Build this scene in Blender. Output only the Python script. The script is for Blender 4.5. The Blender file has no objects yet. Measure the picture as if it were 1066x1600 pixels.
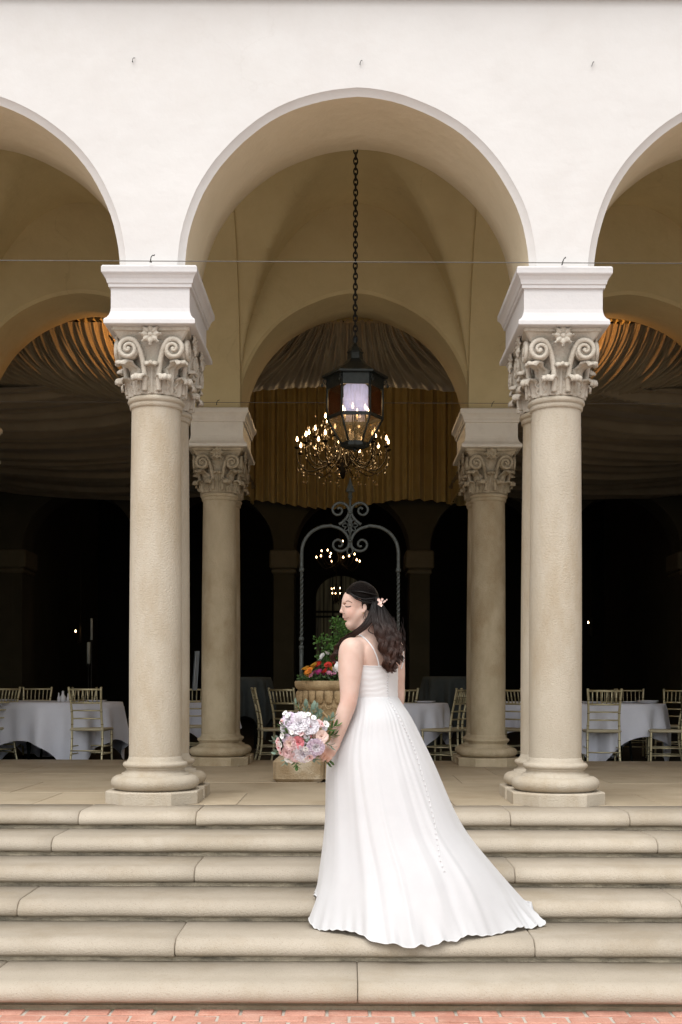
import bpy, math, random
import numpy as np
from mathutils import Vector, Matrix, noise
from mathutils.bvhtree import BVHTree
random.seed(7); np.random.seed(7)
sc = bpy.context.scene
R = math.radians

# ------------------------------------------------------------------ camera
cam_d = bpy.data.cameras.new('camera'); cam = bpy.data.objects.new('camera', cam_d)
sc.collection.objects.link(cam); sc.camera = cam
cam.location = (0, 0, .84); cam.rotation_euler = (R(90), R(-0.17), 0)
cam_d.sensor_fit = 'VERTICAL'; cam_d.sensor_height = 36; cam_d.sensor_width = 24
cam_d.lens = 1850/1600*36
cam_d.shift_x = -13/1600; cam_d.shift_y = 275/1600
cam_d.clip_start = .1; cam_d.clip_end = 900

# ------------------------------------------------------------------ sky and sun (overcast)
SUN_EL, SUN_AZ = 60, 200      # azimuth clockwise from +Y (away from the camera)
w = bpy.data.worlds.new('World'); sc.world = w; w.use_nodes = True
nt = w.node_tree; nt.nodes.clear()
sky = nt.nodes.new('ShaderNodeTexSky'); sky.sky_type = 'NISHITA'; sky.sun_disc = False
sky.sun_elevation = R(SUN_EL); sky.sun_rotation = R(SUN_AZ)
sky.air_density = 1.0; sky.dust_density = 1.5; sky.ozone_density = 1.0
hs = nt.nodes.new('ShaderNodeHueSaturation'); hs.inputs['Saturation'].default_value = .03
bg = nt.nodes.new('ShaderNodeBackground'); bg.inputs['Strength'].default_value = .14
wo = nt.nodes.new('ShaderNodeOutputWorld')
nt.links.new(sky.outputs[0], hs.inputs['Color']); nt.links.new(hs.outputs[0], bg.inputs[0]); nt.links.new(bg.outputs[0], wo.inputs[0])
sd = bpy.data.lights.new('sun', 'SUN'); sd.energy = 1.5; sd.angle = R(50); sd.color = (1, .98, .95)
so = bpy.data.objects.new('sun', sd); sc.collection.objects.link(so)
az, el = R(SUN_AZ), R(SUN_EL)
so.rotation_euler = Vector((math.sin(az)*math.cos(el), math.cos(az)*math.cos(el), math.sin(el))).to_track_quat('Z', 'Y').to_euler()
sc.view_settings.view_transform = 'Standard'; sc.view_settings.look = 'None'
sc.view_settings.exposure = 0.75; sc.view_settings.gamma = 1
sc.view_settings.use_curve_mapping = False
sc.cycles.max_bounces = 7; sc.cycles.diffuse_bounces = 4; sc.cycles.transparent_max_bounces = 16
sc.cycles.caustics_reflective = False; sc.cycles.caustics_refractive = False

# ------------------------------------------------------------------ helpers
F = 1850.0; HX = 546.0; HY = 1075.0; CZ = .84
def P(px, py, Y):               # a point read off the photograph at distance Y, in metres
    return Vector(((px-HX)*Y/F, Y, CZ-(py-HY)*Y/F))

def tag(o, label=None, cat=None, group=None, kind=None):
    if label: o['label'] = label
    if cat: o['category'] = cat
    if group: o['group'] = group
    if kind or cat: o['kind'] = kind or 'thing'
    return o

class M:
    def __init__(s): s.v = []; s.f = []; s.sm = []; s.mi = []
    def add(s, vs, fs, smooth=False, mat=None, mi=0):
        b = len(s.v)
        if mat is not None: vs = [tuple(mat @ Vector(p)) for p in vs]
        s.v.extend(tuple(p) for p in vs)
        for f in fs: s.f.append(tuple(b+i for i in f)); s.sm.append(smooth); s.mi.append(mi)
        return s
    def mesh(s, name, mats):
        me = bpy.data.meshes.new(name); me.from_pydata(s.v, [], s.f)
        if not isinstance(mats, (list, tuple)): mats = [mats]
        for m in mats: me.materials.append(m)
        me.polygons.foreach_set('use_smooth', s.sm); me.polygons.foreach_set('material_index', s.mi)
        me.update(); return me
    def build(s, name, mats, parent=None, loc=None, rot=None, kind=None):
        o = bpy.data.objects.new(name, s.mesh(name, mats)); sc.collection.objects.link(o)
        if parent: o.parent = parent
        if loc is not None: o.location = loc
        if rot is not None: o.rotation_euler = rot
        if kind: o['kind'] = kind
        return o

def inst(name, me, parent=None, mat=None, loc=None, rot=None):
    o = bpy.data.objects.new(name, me); sc.collection.objects.link(o)
    if parent: o.parent = parent
    if mat is not None: o.matrix_local = mat
    if loc is not None: o.location = loc
    if rot is not None: o.rotation_euler = rot
    return o
def empty(name, loc=(0,0,0), rz=0):
    o = bpy.data.objects.new(name, None); sc.collection.objects.link(o)
    o.location = loc; o.rotation_euler = (0,0,rz); o.empty_display_size = .1
    return o
def copy_tree(o, parent=None):
    c = o.copy(); sc.collection.objects.link(c)
    if parent: c.parent = parent
    for ch in list(o.children): copy_tree(ch, c)
    return c

def box(m, c, d, mat=None, bev=0.0, mi=0):
    x, y, z = [v/2 for v in d]; b = min(bev, x*.9, y*.9, z*.9)
    if b <= 0:
        vs = [(c[0]+i*x, c[1]+j*y, c[2]+k*z) for k in (-1,1) for j in (-1,1) for i in (-1,1)]
        fs = [(0,2,3,1),(4,5,7,6),(0,1,5,4),(2,6,7,3),(0,4,6,2),(1,3,7,5)]
        m.add(vs, fs, False, mat, mi); return
    # chamfered box: rings of 8
    def ring(ix, iy, z_, cb):
        return [(c[0]+px, c[1]+py, c[2]+z_) for px, py in
                ((ix-cb,-iy),(ix,-iy+cb),(ix,iy-cb),(ix-cb,iy),(-ix+cb,iy),(-ix,iy-cb),(-ix,-iy+cb),(-ix+cb,-iy))]
    vs = ring(x-b,y-b,-z,b*.5)+ring(x,y,-z+b,b)+ring(x,y,z-b,b)+ring(x-b,y-b,z,b*.5)
    fs = [tuple(reversed(range(8))), tuple(range(24,32))]
    for r in range(3):
        for i in range(8): j=(i+1)%8; fs.append((r*8+i, r*8+j, (r+1)*8+j, (r+1)*8+i))
    m.add(vs, fs, False, mat, mi)

def lathe(m, prof, n=32, c=(0,0,0), mat=None, smooth=True, cap=True, mod=None, mi=0):
    vs = []; fs = []
    for (r, z) in prof:
        for i in range(n):
            a = 2*math.pi*i/n; rr = r if mod is None else mod(r, z, a)
            vs.append((c[0]+rr*math.cos(a), c[1]+rr*math.sin(a), c[2]+z))
    for k in range(len(prof)-1):
        for i in range(n):
            j = (i+1)%n; fs.append((k*n+i, k*n+j, (k+1)*n+j, (k+1)*n+i))
    if cap:
        fs.append(tuple(reversed(range(n)))); fs.append(tuple((len(prof)-1)*n+i for i in range(n)))
    m.add(vs, fs, smooth, mat, mi)

def tube(m, pts, rad, n=8, mat=None, closed=False, flat=1.0, cap=True, mi=0, twist=0, up0=None):
    pts = [Vector(p) for p in pts]; N = len(pts)
    if not hasattr(rad, '__len__'): rad = [rad]*N
    vs = []; fs = []
    up = None
    for i, p in enumerate(pts):
        if closed: t = pts[(i+1)%N]-pts[i-1]
        else: t = pts[min(i+1,N-1)]-pts[max(i-1,0)]
        if t.length < 1e-9: t = Vector((0,0,1))
        t.normalize()
        if up is None:
            up = up0.copy() if up0 is not None else (Vector((0,0,1)) if abs(t.z) < .9 else Vector((0,1,0)))
        up = (up - t*up.dot(t))
        if up.length < 1e-6: up = t.orthogonal()
        up.normalize(); s = t.cross(up)
        for k in range(n):
            a = 2*math.pi*k/n + twist*i
            vs.append(p + up*(math.cos(a)*rad[i]*flat) + s*(math.sin(a)*rad[i]))
    for i in range(N if closed else N-1):
        for k in range(n):
            j=(k+1)%n; i2=(i+1)%N
            fs.append((i*n+k, i*n+j, i2*n+j, i2*n+k))
    if cap and not closed:
        fs.append(tuple(reversed(range(n)))); fs.append(tuple((N-1)*n+k for k in range(n)))
    m.add(vs, fs, n > 4, mat, mi)

def catmull(pts, n=8, closed=False):
    pts = [Vector(p) for p in pts]; N = len(pts); out = []
    for i in range(N if closed else N-1):
        if closed: a,b,c,d = pts[i-1],pts[i],pts[(i+1)%N],pts[(i+2)%N]
        else: a,b,c,d = pts[max(i-1,0)],pts[i],pts[i+1],pts[min(i+2,N-1)]
        for k in range(n):
            t=k/n
            out.append(.5*((2*b)+(c-a)*t+(2*a-5*b+4*c-d)*t*t+(3*b-a-3*c+d)*t**3))
    if not closed: out.append(pts[-1])
    return out

def grid(m, fn, nu, nv, smooth=True, wrap=False, mat=None, mi=0):
    vs = [fn(i/nu, j/nv) for j in range(nv+1) for i in range(nu if wrap else nu+1)]
    W = nu if wrap else nu+1; fs = []
    for j in range(nv):
        for i in range(nu):
            i2 = (i+1)%W if wrap else i+1
            fs.append((j*W+i, j*W+i2, (j+1)*W+i2, (j+1)*W+i))
    m.add(vs, fs, smooth, mat, mi)

# ------------------------------------------------------------------ materials
def mat_new(name):
    m = bpy.data.materials.new(name); m.use_nodes = True
    return m, m.node_tree, m.node_tree.nodes['Principled BSDF']
def mat(name, c1, c2=None, scale=5, rough=.6, bump=0.0, bscale=None, metal=0, speck=None, speck_scale=200, stain=None, stain_scale=1.2,
        stain_amt=.5, aniso=(1,1,1), spec=.5, c3=None, sheen=0, sub=0, trans=0, rnd=0, crack=None):
    m, n, b = mat_new(name); L = n.links.new
    b.inputs['Roughness'].default_value = rough; b.inputs['Metallic'].default_value = metal
    b.inputs['Specular IOR Level'].default_value = spec
    tc = n.nodes.new('ShaderNodeTexCoord'); mp = n.nodes.new('ShaderNodeMapping'); mp.inputs['Scale'].default_value = aniso
    geo = n.nodes.new('ShaderNodeNewGeometry')
    L(geo.outputs['Position'], mp.inputs[0]) if aniso != 'obj' else None
    col = None
    if c2 is not None:
        nz = n.nodes.new('ShaderNodeTexNoise'); nz.inputs['Scale'].default_value = scale; nz.inputs['Detail'].default_value = 6
        nz.inputs['Roughness'].default_value = .62
        L(mp.outputs[0], nz.inputs['Vector'])
        rp = n.nodes.new('ShaderNodeValToRGB'); rp.color_ramp.elements[0].position = .32; rp.color_ramp.elements[1].position = .68
        rp.color_ramp.elements[0].color = (*c1,1); rp.color_ramp.elements[1].color = (*c2,1)
        L(nz.outputs['Fac'], rp.inputs[0]); col = rp.outputs[0]
    def over(col, fac, c):
        mx = n.nodes.new('ShaderNodeMix'); mx.data_type = 'RGBA'
        L(fac, mx.inputs[0]); L(col, mx.inputs[6]); mx.inputs[7].default_value = (*c,1)
        return mx.outputs[2]
    def ramp(fac, a, bb, v=1.0):
        r = n.nodes.new('ShaderNodeMapRange'); r.inputs[1].default_value = a; r.inputs[2].default_value = bb
        r.inputs[3].default_value = 0; r.inputs[4].default_value = v; L(fac, r.inputs[0]); return r.outputs[0]
    if col is not None and stain is not None:
        nz2 = n.nodes.new('ShaderNodeTexNoise'); nz2.inputs['Scale'].default_value = stain_scale; nz2.inputs['Detail'].default_value = 8
        nz2.inputs['Roughness'].default_value = .7
        L(mp.outputs[0], nz2.inputs['Vector'])
        col = over(col, ramp(nz2.outputs['Fac'], .48, .72, stain_amt), stain)
    if col is not None and speck is not None:
        nz3 = n.nodes.new('ShaderNodeTexNoise'); nz3.inputs['Scale'].default_value = speck_scale; nz3.inputs['Detail'].default_value = 2
        L(geo.outputs['Position'], nz3.inputs['Vector'])
        col = over(col, ramp(nz3.outputs['Fac'], .60, .72, .55), speck)
    if col is not None and crack is not None:
        vo = n.nodes.new('ShaderNodeTexVoronoi'); vo.feature = 'DISTANCE_TO_EDGE'; vo.inputs['Scale'].default_value = crack[1]
        wn_ = n.nodes.new('ShaderNodeTexNoise'); wn_.inputs['Scale'].default_value = 2.2; wn_.inputs['Detail'].default_value = 6
        L(geo.outputs['Position'], wn_.inputs['Vector']); va = n.nodes.new('ShaderNodeVectorMath'); va.operation = 'ADD'
        sc_ = n.nodes.new('ShaderNodeVectorMath'); sc_.operation = 'SCALE'; sc_.inputs['Scale'].default_value = .9; L(wn_.outputs['Color'], sc_.inputs[0])
        L(geo.outputs['Position'], va.inputs[0]); L(sc_.outputs[0], va.inputs[1]); L(va.outputs[0], vo.inputs['Vector'])
        inv = ramp(vo.outputs['Distance'], .006, .0, crack[2]); gate = n.nodes.new('ShaderNodeMath'); gate.operation = 'MULTIPLY'
        wm = n.nodes.new('ShaderNodeTexNoise'); wm.inputs['Scale'].default_value = 1.1; L(geo.outputs['Position'], wm.inputs['Vector'])
        L(inv, gate.inputs[0]); L(ramp(wm.outputs['Fac'], .5, .62), gate.inputs[1]); col = over(col, gate.outputs[0], crack[0])
    if col is not None and rnd:
        oi = n.nodes.new('ShaderNodeObjectInfo'); mr_ = n.nodes.new('ShaderNodeMapRange'); mr_.inputs[3].default_value = 1-rnd; mr_.inputs[4].default_value = 1+rnd
        L(oi.outputs['Random'], mr_.inputs[0]); hv_ = n.nodes.new('ShaderNodeHueSaturation'); L(mr_.outputs[0], hv_.inputs['Value']); L(col, hv_.inputs['Color']); col = hv_.outputs[0]
    if col is None: b.inputs['Base Color'].default_value = (*c1,1)
    else: L(col, b.inputs['Base Color'])
    if bump:
        bz = n.nodes.new('ShaderNodeTexNoise'); bz.inputs['Scale'].default_value = bscale or scale*4; bz.inputs['Detail'].default_value = 5
        L(geo.outputs['Position'], bz.inputs['Vector'])
        bp = n.nodes.new('ShaderNodeBump'); bp.inputs['Strength'].default_value = bump; bp.inputs['Distance'].default_value = .02
        L(bz.outputs['Fac'], bp.inputs['Height']); L(bp.outputs[0], b.inputs['Normal'])
    if sheen: b.inputs['Sheen Weight'].default_value = sheen
    if sub:
        b.inputs['Subsurface Weight'].default_value = sub; b.inputs['Subsurface Radius'].default_value = (.012,.005,.003)
        b.inputs['Subsurface Scale'].default_value = 1.0
    if trans:
        out = n.nodes['Material Output']; tr = n.nodes.new('ShaderNodeBsdfTranslucent'); ms = n.nodes.new('ShaderNodeMixShader')
        ms.inputs[0].default_value = trans
        if col is not None: L(col, tr.inputs[0])
        else: tr.inputs[0].default_value = (*c1,1)
        L(b.outputs[0], ms.inputs[1]); L(tr.outputs[0], ms.inputs[2]); L(ms.outputs[0], out.inputs[0])
    return m
def emis(name, c, s):
    m, n, b = mat_new(name); b.inputs['Base Color'].default_value = (*c,1)
    b.inputs['Emission Color'].default_value = (*c,1); b.inputs['Emission Strength'].default_value = s
    return m

MT = {}
MT['white'] = mat('white_plaster', (.615,.592,.574), (.655,.635,.618), 1.3, .75, .35, 6, stain=(.57,.535,.505), stain_scale=.8, stain_amt=.5, crack=((.42,.38,.34), .55, .10))
MT['soffit'] = mat('shade_tinted_soffit_plaster', (.68,.585,.42), (.74,.645,.475), 2.0, .8, .3, 12)  # white paint, its warm shading under the arch put into the colour
MT['tan'] = mat('tan_plaster', (.53,.44,.24), (.59,.49,.275), 1.6, .85, .35, 10, stain=(.47,.37,.20), stain_scale=1.1, stain_amt=.6, crack=((.14,.10,.05), .45, .16))
MT['impost'] = mat('white_paint', (.58,.56,.555), (.62,.60,.595), 3, .55, .12, 30, stain=(.62,.58,.53), stain_scale=3, stain_amt=.3)
MT['impost_in'] = mat('cream_paint', (.68,.64,.55), (.74,.69,.60), 3, .6, .12, 30, stain=(.36,.31,.24), stain_scale=3, stain_amt=.4)
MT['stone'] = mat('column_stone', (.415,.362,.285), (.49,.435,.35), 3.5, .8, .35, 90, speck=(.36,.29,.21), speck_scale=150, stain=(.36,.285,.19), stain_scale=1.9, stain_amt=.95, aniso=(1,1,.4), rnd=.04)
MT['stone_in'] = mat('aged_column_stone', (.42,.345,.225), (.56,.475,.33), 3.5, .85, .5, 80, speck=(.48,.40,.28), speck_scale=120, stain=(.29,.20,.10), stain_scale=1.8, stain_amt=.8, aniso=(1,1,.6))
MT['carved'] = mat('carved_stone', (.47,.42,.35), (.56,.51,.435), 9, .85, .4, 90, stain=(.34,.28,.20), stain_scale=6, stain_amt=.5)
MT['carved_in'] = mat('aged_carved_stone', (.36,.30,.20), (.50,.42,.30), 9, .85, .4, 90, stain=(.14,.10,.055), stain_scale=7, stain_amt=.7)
MT['step'] = mat('step_stone', (.375,.325,.255), (.435,.38,.305), 2.2, .75, .3, 120, speck=(.24,.195,.14), speck_scale=140, stain=(.33,.27,.19), stain_scale=1.6, stain_amt=.9, rnd=.09)
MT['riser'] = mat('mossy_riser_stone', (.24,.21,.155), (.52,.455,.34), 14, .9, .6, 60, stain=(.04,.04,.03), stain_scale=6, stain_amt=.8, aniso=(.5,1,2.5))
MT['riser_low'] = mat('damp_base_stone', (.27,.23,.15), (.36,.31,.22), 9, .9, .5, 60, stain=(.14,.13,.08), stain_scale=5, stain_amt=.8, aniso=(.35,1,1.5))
MT['joint'] = mat('joint_grime', (.07,.06,.045), (.16,.135,.10), 20, .95)
MT['paver'] = mat('terrace_stone', (.36,.295,.205), (.44,.365,.26), 1.6, .62, .2, 60, stain=(.25,.185,.115), stain_scale=.9, stain_amt=.8, rnd=.08)
MT['brick'] = mat('pink_brick', (.45,.20,.14), (.57,.30,.225), 7, .85, .5, 90, stain=(.62,.42,.33), stain_scale=6, stain_amt=.5, rnd=.10)
MT['mortar'] = mat('pale_mortar', (.46,.42,.36), (.56,.52,.45), 30, .95, .5, 150)
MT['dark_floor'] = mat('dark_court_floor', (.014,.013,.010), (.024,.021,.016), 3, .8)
MT['dark_wall'] = mat('dim_hall_plaster', (.062,.054,.03), (.082,.07,.04), 2, .9)  # hall darkness put into the colour as a low albedo
MT['black'] = mat('unlit_room_wall', (.012,.012,.010), (.018,.018,.014), 2, .95)  # near black: the back room's missing light is put into the colour
MT['drape'] = mat('taupe_drape', (.27,.215,.13), (.34,.275,.17), 3, .75, sheen=.2)
MT['drape_dark'] = mat('brown_ceiling_drape', (.27,.215,.135), (.34,.275,.18), 3, .7, sheen=.2)
MT['gold_drape'] = mat('gold_drape', (.50,.37,.13), (.58,.45,.18), 3, .65, sheen=.2)
MT['iron'] = mat('wrought_iron', (.018,.022,.020), (.035,.040,.037), 25, .45, .2, 80, metal=.5)
MT['iron_light'] = mat('grey_wrought_iron', (.045,.052,.048), (.075,.083,.078), 25, .5, .25, 80, metal=.3)
MT['chain'] = mat('black_chain_iron', (.012,.012,.012), (.03,.03,.028), 25, .5, metal=.6)
MT['wellstone'] = mat('golden_well_stone', (.34,.235,.12), (.50,.375,.215), 6, .85, .5, 70, stain=(.17,.11,.05), stain_scale=4, stain_amt=.8)
MT['blockstone'] = mat('worn_block_stone', (.30,.215,.12), (.44,.35,.23), 5, .85, .5, 60, stain=(.60,.53,.42), stain_scale=5, stain_amt=.7)
MT['chair'] = mat('champagne_gold_paint', (.55,.50,.31), (.64,.58,.38), 20, .3, metal=.4)
MT['chair_wear'] = mat('dull_gold_ring', (.20,.17,.09), (.28,.24,.13), 20, .5, metal=.4)
MT['seat'] = mat('pale_gold_seat', (.48,.43,.29), (.54,.49,.34), 8, .5)
MT['pad'] = mat('olive_cushion', (.10,.085,.035), (.13,.11,.05), 8, .8)
MT['linen'] = mat('white_linen', (.76,.79,.89), (.80,.83,.92), 6, .85, .1, 60, sheen=.3)
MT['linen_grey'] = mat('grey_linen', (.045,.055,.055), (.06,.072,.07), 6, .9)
MT['china'] = mat('white_china', (.72,.73,.76), (.78,.79,.82), 6, .25)
MT['wire'] = mat('steel_wire', (.10,.095,.085), (.14,.13,.12), 30, .6, metal=.4)
MT['wood'] = mat('dark_table_wood', (.05,.035,.02), (.07,.05,.03), 12, .6)

# ------------------------------------------------------------------ steps
RISE, TREAD, D0 = .118, .46, 8.0
def stair_z(Y):
    if Y >= D0: return 0.0
    k = min(6, int(math.floor((D0-Y)/TREAD))+1)
    return -RISE*k
def nose_profile(Yn, zt, back, thick=.094, depth=.075):
    # tread, a big round shoulder, a short upright front, a tight tuck underneath
    pts = [(Yn+back, zt), (Yn+.20, zt)]
    hu, du, hl, dl = thick*.66, .088, thick*.26, .030
    for i in range(9):
        a = math.pi/2*i/8; pts.append((Yn+du-du*math.sin(a)+0*du, zt-hu+hu*math.cos(a)))
    for i in range(1, 6):
        a = math.pi/2*i/5; pts.append((Yn+dl-dl*math.cos(a), zt-(thick-hl)-hl*math.sin(a)))
    pts.append((Yn+.11, zt-thick)); pts.append((Yn+back, zt-thick))
    return pts
def slab(x0, x1, Yn, zt, back, parent, name='stone_slab', thick=.094):
    m = M(); pr = nose_profile(Yn, zt, back, thick); n = len(pr)
    nx = max(4, int((x1-x0)/.12)); g = .0035
    xs = [x0+g*.4] + [x0+g+.004+(x1-x0-2*g-.008)*i/nx for i in range(nx+1)] + [x1-g*.4]
    vs = []; cy = Yn+back/2; cz = zt-thick/2; sd_ = random.random()*50
    for i, x in enumerate(xs):
        e = .006 if i in (0, len(xs)-1) else 0
        for (y, z) in pr:
            wv = noise.noise(Vector((x*1.3+sd_, y*2, z*3)))*.0045 + noise.noise(Vector((x*9+sd_, y*9, z*9)))*.0022 - max(0, noise.noise(Vector((x*16+sd_, 3.1, sd_)))-.42)*.03
            yy = y + (e if y < cy else -e) + (wv if y < Yn+.2 else 0); zz = z + (-e*.8 if z > cz else e*.5) + wv*.6
            vs.append((x, yy, zz))
    fs = []
    for i in range(len(xs)-1):
        for k in range(n):
            j=(k+1)%n; fs.append((i*n+k, (i+1)*n+k, (i+1)*n+j, i*n+j))
    fs.append(tuple(range(n))); fs.append(tuple(reversed([(len(xs)-1)*n+k for k in range(n)])))
    m.add(vs, fs, True); o = m.build(name, MT['step'], parent)
    return o
steps = empty('stone_steps'); tag(steps, kind='structure')
XL, XR = -7.3, 7.4
joints = {0: [-4.2,-2.98, -1.83,-1.035, 1.094, 1.90, 3.1, 5.0], 1: [-5.5,-3.65,-1.896, .03, 1.97, 3.9,5.8], 2:[-4.7,-2.8,-.925,.996,2.9,4.8],
          3:[-5.6,-3.7,-1.855,.08,1.87,3.8,5.7], 4:[-4.6,-2.75,-.906,.972,2.85,4.7], 5:[-5.6,-3.7,-1.78,.045,1.95,3.85,5.7]}
for k in range(6):
    Yn = D0-TREAD*k; zt = -RISE*k
    js = [XL]+joints[k]+[XR]
    for a, b in zip(js[:-1], js[1:]): slab(a, b, Yn, zt, .52 if k else .50, steps)
    m = M()
    hgt = RISE-.094
    if k < 5:
        box(m, ((XL+XR)/2, Yn+.283, zt-.094-hgt/2-.004), (XR-XL, .5, hgt+.006))
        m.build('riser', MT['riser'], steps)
    else:
        box(m, ((XL+XR)/2, Yn+.32, -.08+zt-.02), (XR-XL, .5, .035)); box(m, ((XL+XR)/2, Yn+.31, zt-.08-.1), (XR-XL, .5, .13))
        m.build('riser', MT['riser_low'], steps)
    m = M(); box(m, ((XL+XR)/2, Yn+.20, zt-.0965), (XR-XL, .27, .008)); m.build('fillet', MT['step'], steps)
    m = M(); box(m, ((XL+XR)/2, Yn+.30, zt-.045), (XR-XL-.02, .36, .05)); m.build('joint_filling', MT['joint'], steps)
# solid mass under the steps
m = M()
for k in range(6):
    box(m, (.045, 9.0-TREAD*k*.5+.15, -RISE*(k+1)-.08-.3*0), (XR-XL-.04, 2.0+0*k, .05))
core = m.build('stair_core', MT['joint'], steps)

# ------------------------------------------------------------------ terrace floor pavers
terrace = empty('terrace_floor'); tag(terrace, kind='structure')
Y = 8.5; row = 0
while Y < 13.7:
    dy = min([.95,1.05,1.0,1.1,1.17][row%5], 13.75-Y)
    x = XL + (-.3 if row%2 else -.9)
    while x < XR:
        dx = random.uniform(1.2, 1.75); x0 = max(x, XL); x1 = min(x+dx, XR); x += dx
        if x1-x0 < .05: continue
        m = M(); g = .0025; tilt = random.uniform(-.0012,.0012)
        box(m, ((x0+x1)/2, Y+dy/2, -.03+tilt), (x1-x0-2*g, dy-2*g, .06), bev=.004)
        m.build('paver', MT['paver'], terrace)
    Y += dy; row += 1
m = M(); box(m, (.05, 11.1, -.055), (XR-XL, 5.3, .1)); box(m, (.05, 10.9,-.4),(XR-XL,5.6,.6)); m.build('paver_bed', MT['joint'], terrace)

# courtyard floor, a little lower
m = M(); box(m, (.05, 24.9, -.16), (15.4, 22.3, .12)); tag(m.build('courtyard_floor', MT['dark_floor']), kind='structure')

# ------------------------------------------------------------------ brick paving
brick_z = -RISE*6-.018
paving = empty('brick_paving'); tag(paving, kind='structure')
bm_ = []
for q in range(6):
    m = M(); rr = random.Random(q)
    box(m, (0,0,-.03), (.196-rr.uniform(0,.006), .092-rr.uniform(0,.004), .06), bev=.004)
    bm_.append(m.mesh('brick', MT['brick']))
yb = D0-TREAD*5+.06-.05
for r_ in range(9):
    off = [.0,.107,.03,.12,.05,.11,.02,.09,.04][r_]
    for c_ in range(-13, 15):
        # now and then a header brick pair interrupts the course as in the photograph
        inst('brick', bm_[(r_*7+c_*3)%6], paving, loc=(off+c_*.208, yb-r_*.103, brick_z+random.uniform(-.003,.003)),
             rot=(random.uniform(-.012,.012), random.uniform(-.012,.012), random.uniform(-.02,.02)))
m = M(); box(m, (0, 5.43, brick_z-.036), (16, 1.16, .06)); m.build('mortar_bed', MT['mortar'], paving)
# far ground: brick in the material only, reaching the horizon
gm, gn, gb = mat_new('brick_ground')
bt = gn.nodes.new('ShaderNodeTexBrick'); g_ = gn.nodes.new('ShaderNodeNewGeometry')
bt.inputs['Scale'].default_value = 1; bt.inputs['Brick Width'].default_value = .208; bt.inputs['Row Height'].default_value = .103
bt.inputs['Mortar Size'].default_value = .006
bt.inputs['Color1'].default_value = (.50,.23,.16,1); bt.inputs['Color2'].default_value = (.62,.33,.25,1); bt.inputs['Mortar'].default_value = (.52,.47,.40,1)
gn.links.new(g_.outputs['Position'], bt.inputs['Vector']); gn.links.new(bt.outputs[0], gb.inputs['Base Color']); gb.inputs['Roughness'].default_value = .9
m = M(); S = 400
m.add([(-S,2.6,brick_z-.012),(S,2.6,brick_z-.012),(S,4.85,brick_z-.012),(-S,4.85,brick_z-.012)], [(0,1,2,3)])
m.add([(-S,-S,brick_z-.014),(S,-S,brick_z-.014),(S,2.6,brick_z-.014),(-S,2.6,brick_z-.014)], [(0,1,2,3)], mi=1)  # unseen ground behind the camera, greyed to keep bounced light neutral
m.add([(-S,4.85,brick_z-.05),(S,4.85,brick_z-.05),(S,S,brick_z-.05),(-S,S,brick_z-.05)], [(0,1,2,3)])
tag(m.build('ground', [gm, mat('neutral_bounce_ground', (.34,.345,.33), (.40,.40,.385), 3, .9)]), kind='structure')

# ------------------------------------------------------------------ arcade walls
XC = .045; PIT = 2.95; RAD = 1.24; SPR = 3.84; TH = .89
def arch_wall(name, y0, nb, ztop, mats, label, cat='wall', seed=0, chamfer=.05, x_end=7.42):
    """wall along X with nb arches either side of the middle one; front face at y0, solid down to the imposts"""
    m = M(); n = 48
    def wob(a, kx, d): return 0.011*noise.noise(Vector((a*2.2, kx*5.1+seed, d))) + .003*noise.noise(Vector((a*7, kx*3.3+seed, d*2)))
    yb_ = y0+TH
    for kx in range(-nb, nb+1):
        cx = XC+kx*PIT
        rings = [(y0, chamfer), (y0+.008, chamfer-.006), (y0+.034, 0), (y0+.30, 0), (y0+.60, -.004), (yb_-.02, 0), (yb_, .02)]
        rv = []
        for (y, dr) in rings:
            row = []
            for i in range(n+1):
                a = math.pi*i/n
                r = RAD+dr+wob(a, kx, y*.7)+ .018*max(0, 1-abs(a-math.pi/2)/.35)
                x = cx-r*math.cos(a); z = SPR+r*math.sin(a)*1.005
                row.append((x, y, z))
            rv.append(row)
        W = n+1
        vs = [p for row in rv for p in row]; fs = []; 
        for k in range(len(rings)-1):
            for i in range(n): fs.append((k*W+i, (k+1)*W+i, (k+1)*W+i+1, k*W+i+1))
        # soffit: first strips in face colour
        m.add(vs, fs[:n*2], True, mi=0); m.add(vs, fs[n*2:], True, mi=1)
        # faces above the arch
        for (row, y, flip, mi_) in ((rv[0], y0, False, 0), (rv[-1], yb_, True, 2)):
            xl, xr = cx-PIT/2, cx+PIT/2
            vs = list(row); top = []
            for (x, _, z) in row: top.append((xl+(xr-xl)*( (row.index((x,_,z)))/n), y, ztop))
            vs += top; fs = []
            for i in range(n):
                f = (i, i+1, W+i+1, W+i); fs.append(tuple(reversed(f)) if flip else f)
            b = len(vs); vs += [(xl, y, SPR), (xr, y, SPR)]
            fl = (b, 0, W); fr = (n, b+1, W+n)
            fs += [tuple(reversed(fl)) if flip else fl, tuple(reversed(fr)) if flip else fr]
            m.add(vs, fs, False, mi=mi_)
        # underside of each half pier
        for s in (-1, 1):
            e = cx+s*PIT/2; i_ = cx+s*(RAD)
            m.add([(e,y0,SPR),(i_,y0,SPR),(i_,yb_,SPR),(e,yb_,SPR)], [(0,1,2,3)], False, mi=1)
    # solid ends
    for s in (-1, 1):
        a = XC+s*(nb+.5)*PIT; b = a+s*.35
        box(m, ((a+b)/2, y0+TH/2, (ztop-.14)/2-.0), (abs(b-a), TH, ztop+.14))
        box(m, (a-s*.1, y0+TH/2, SPR/2-.07), (.2, TH-.02, SPR+.14-.01))
    m.add([(XC-(nb+.5)*PIT,y0,ztop),(XC+(nb+.5)*PIT,y0,ztop),(XC+(nb+.5)*PIT,yb_,ztop),(XC-(nb+.5)*PIT,yb_,ztop)], [(0,1,2,3)])
    o = m.build(name, mats); tag(o, label, cat); return o
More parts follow.
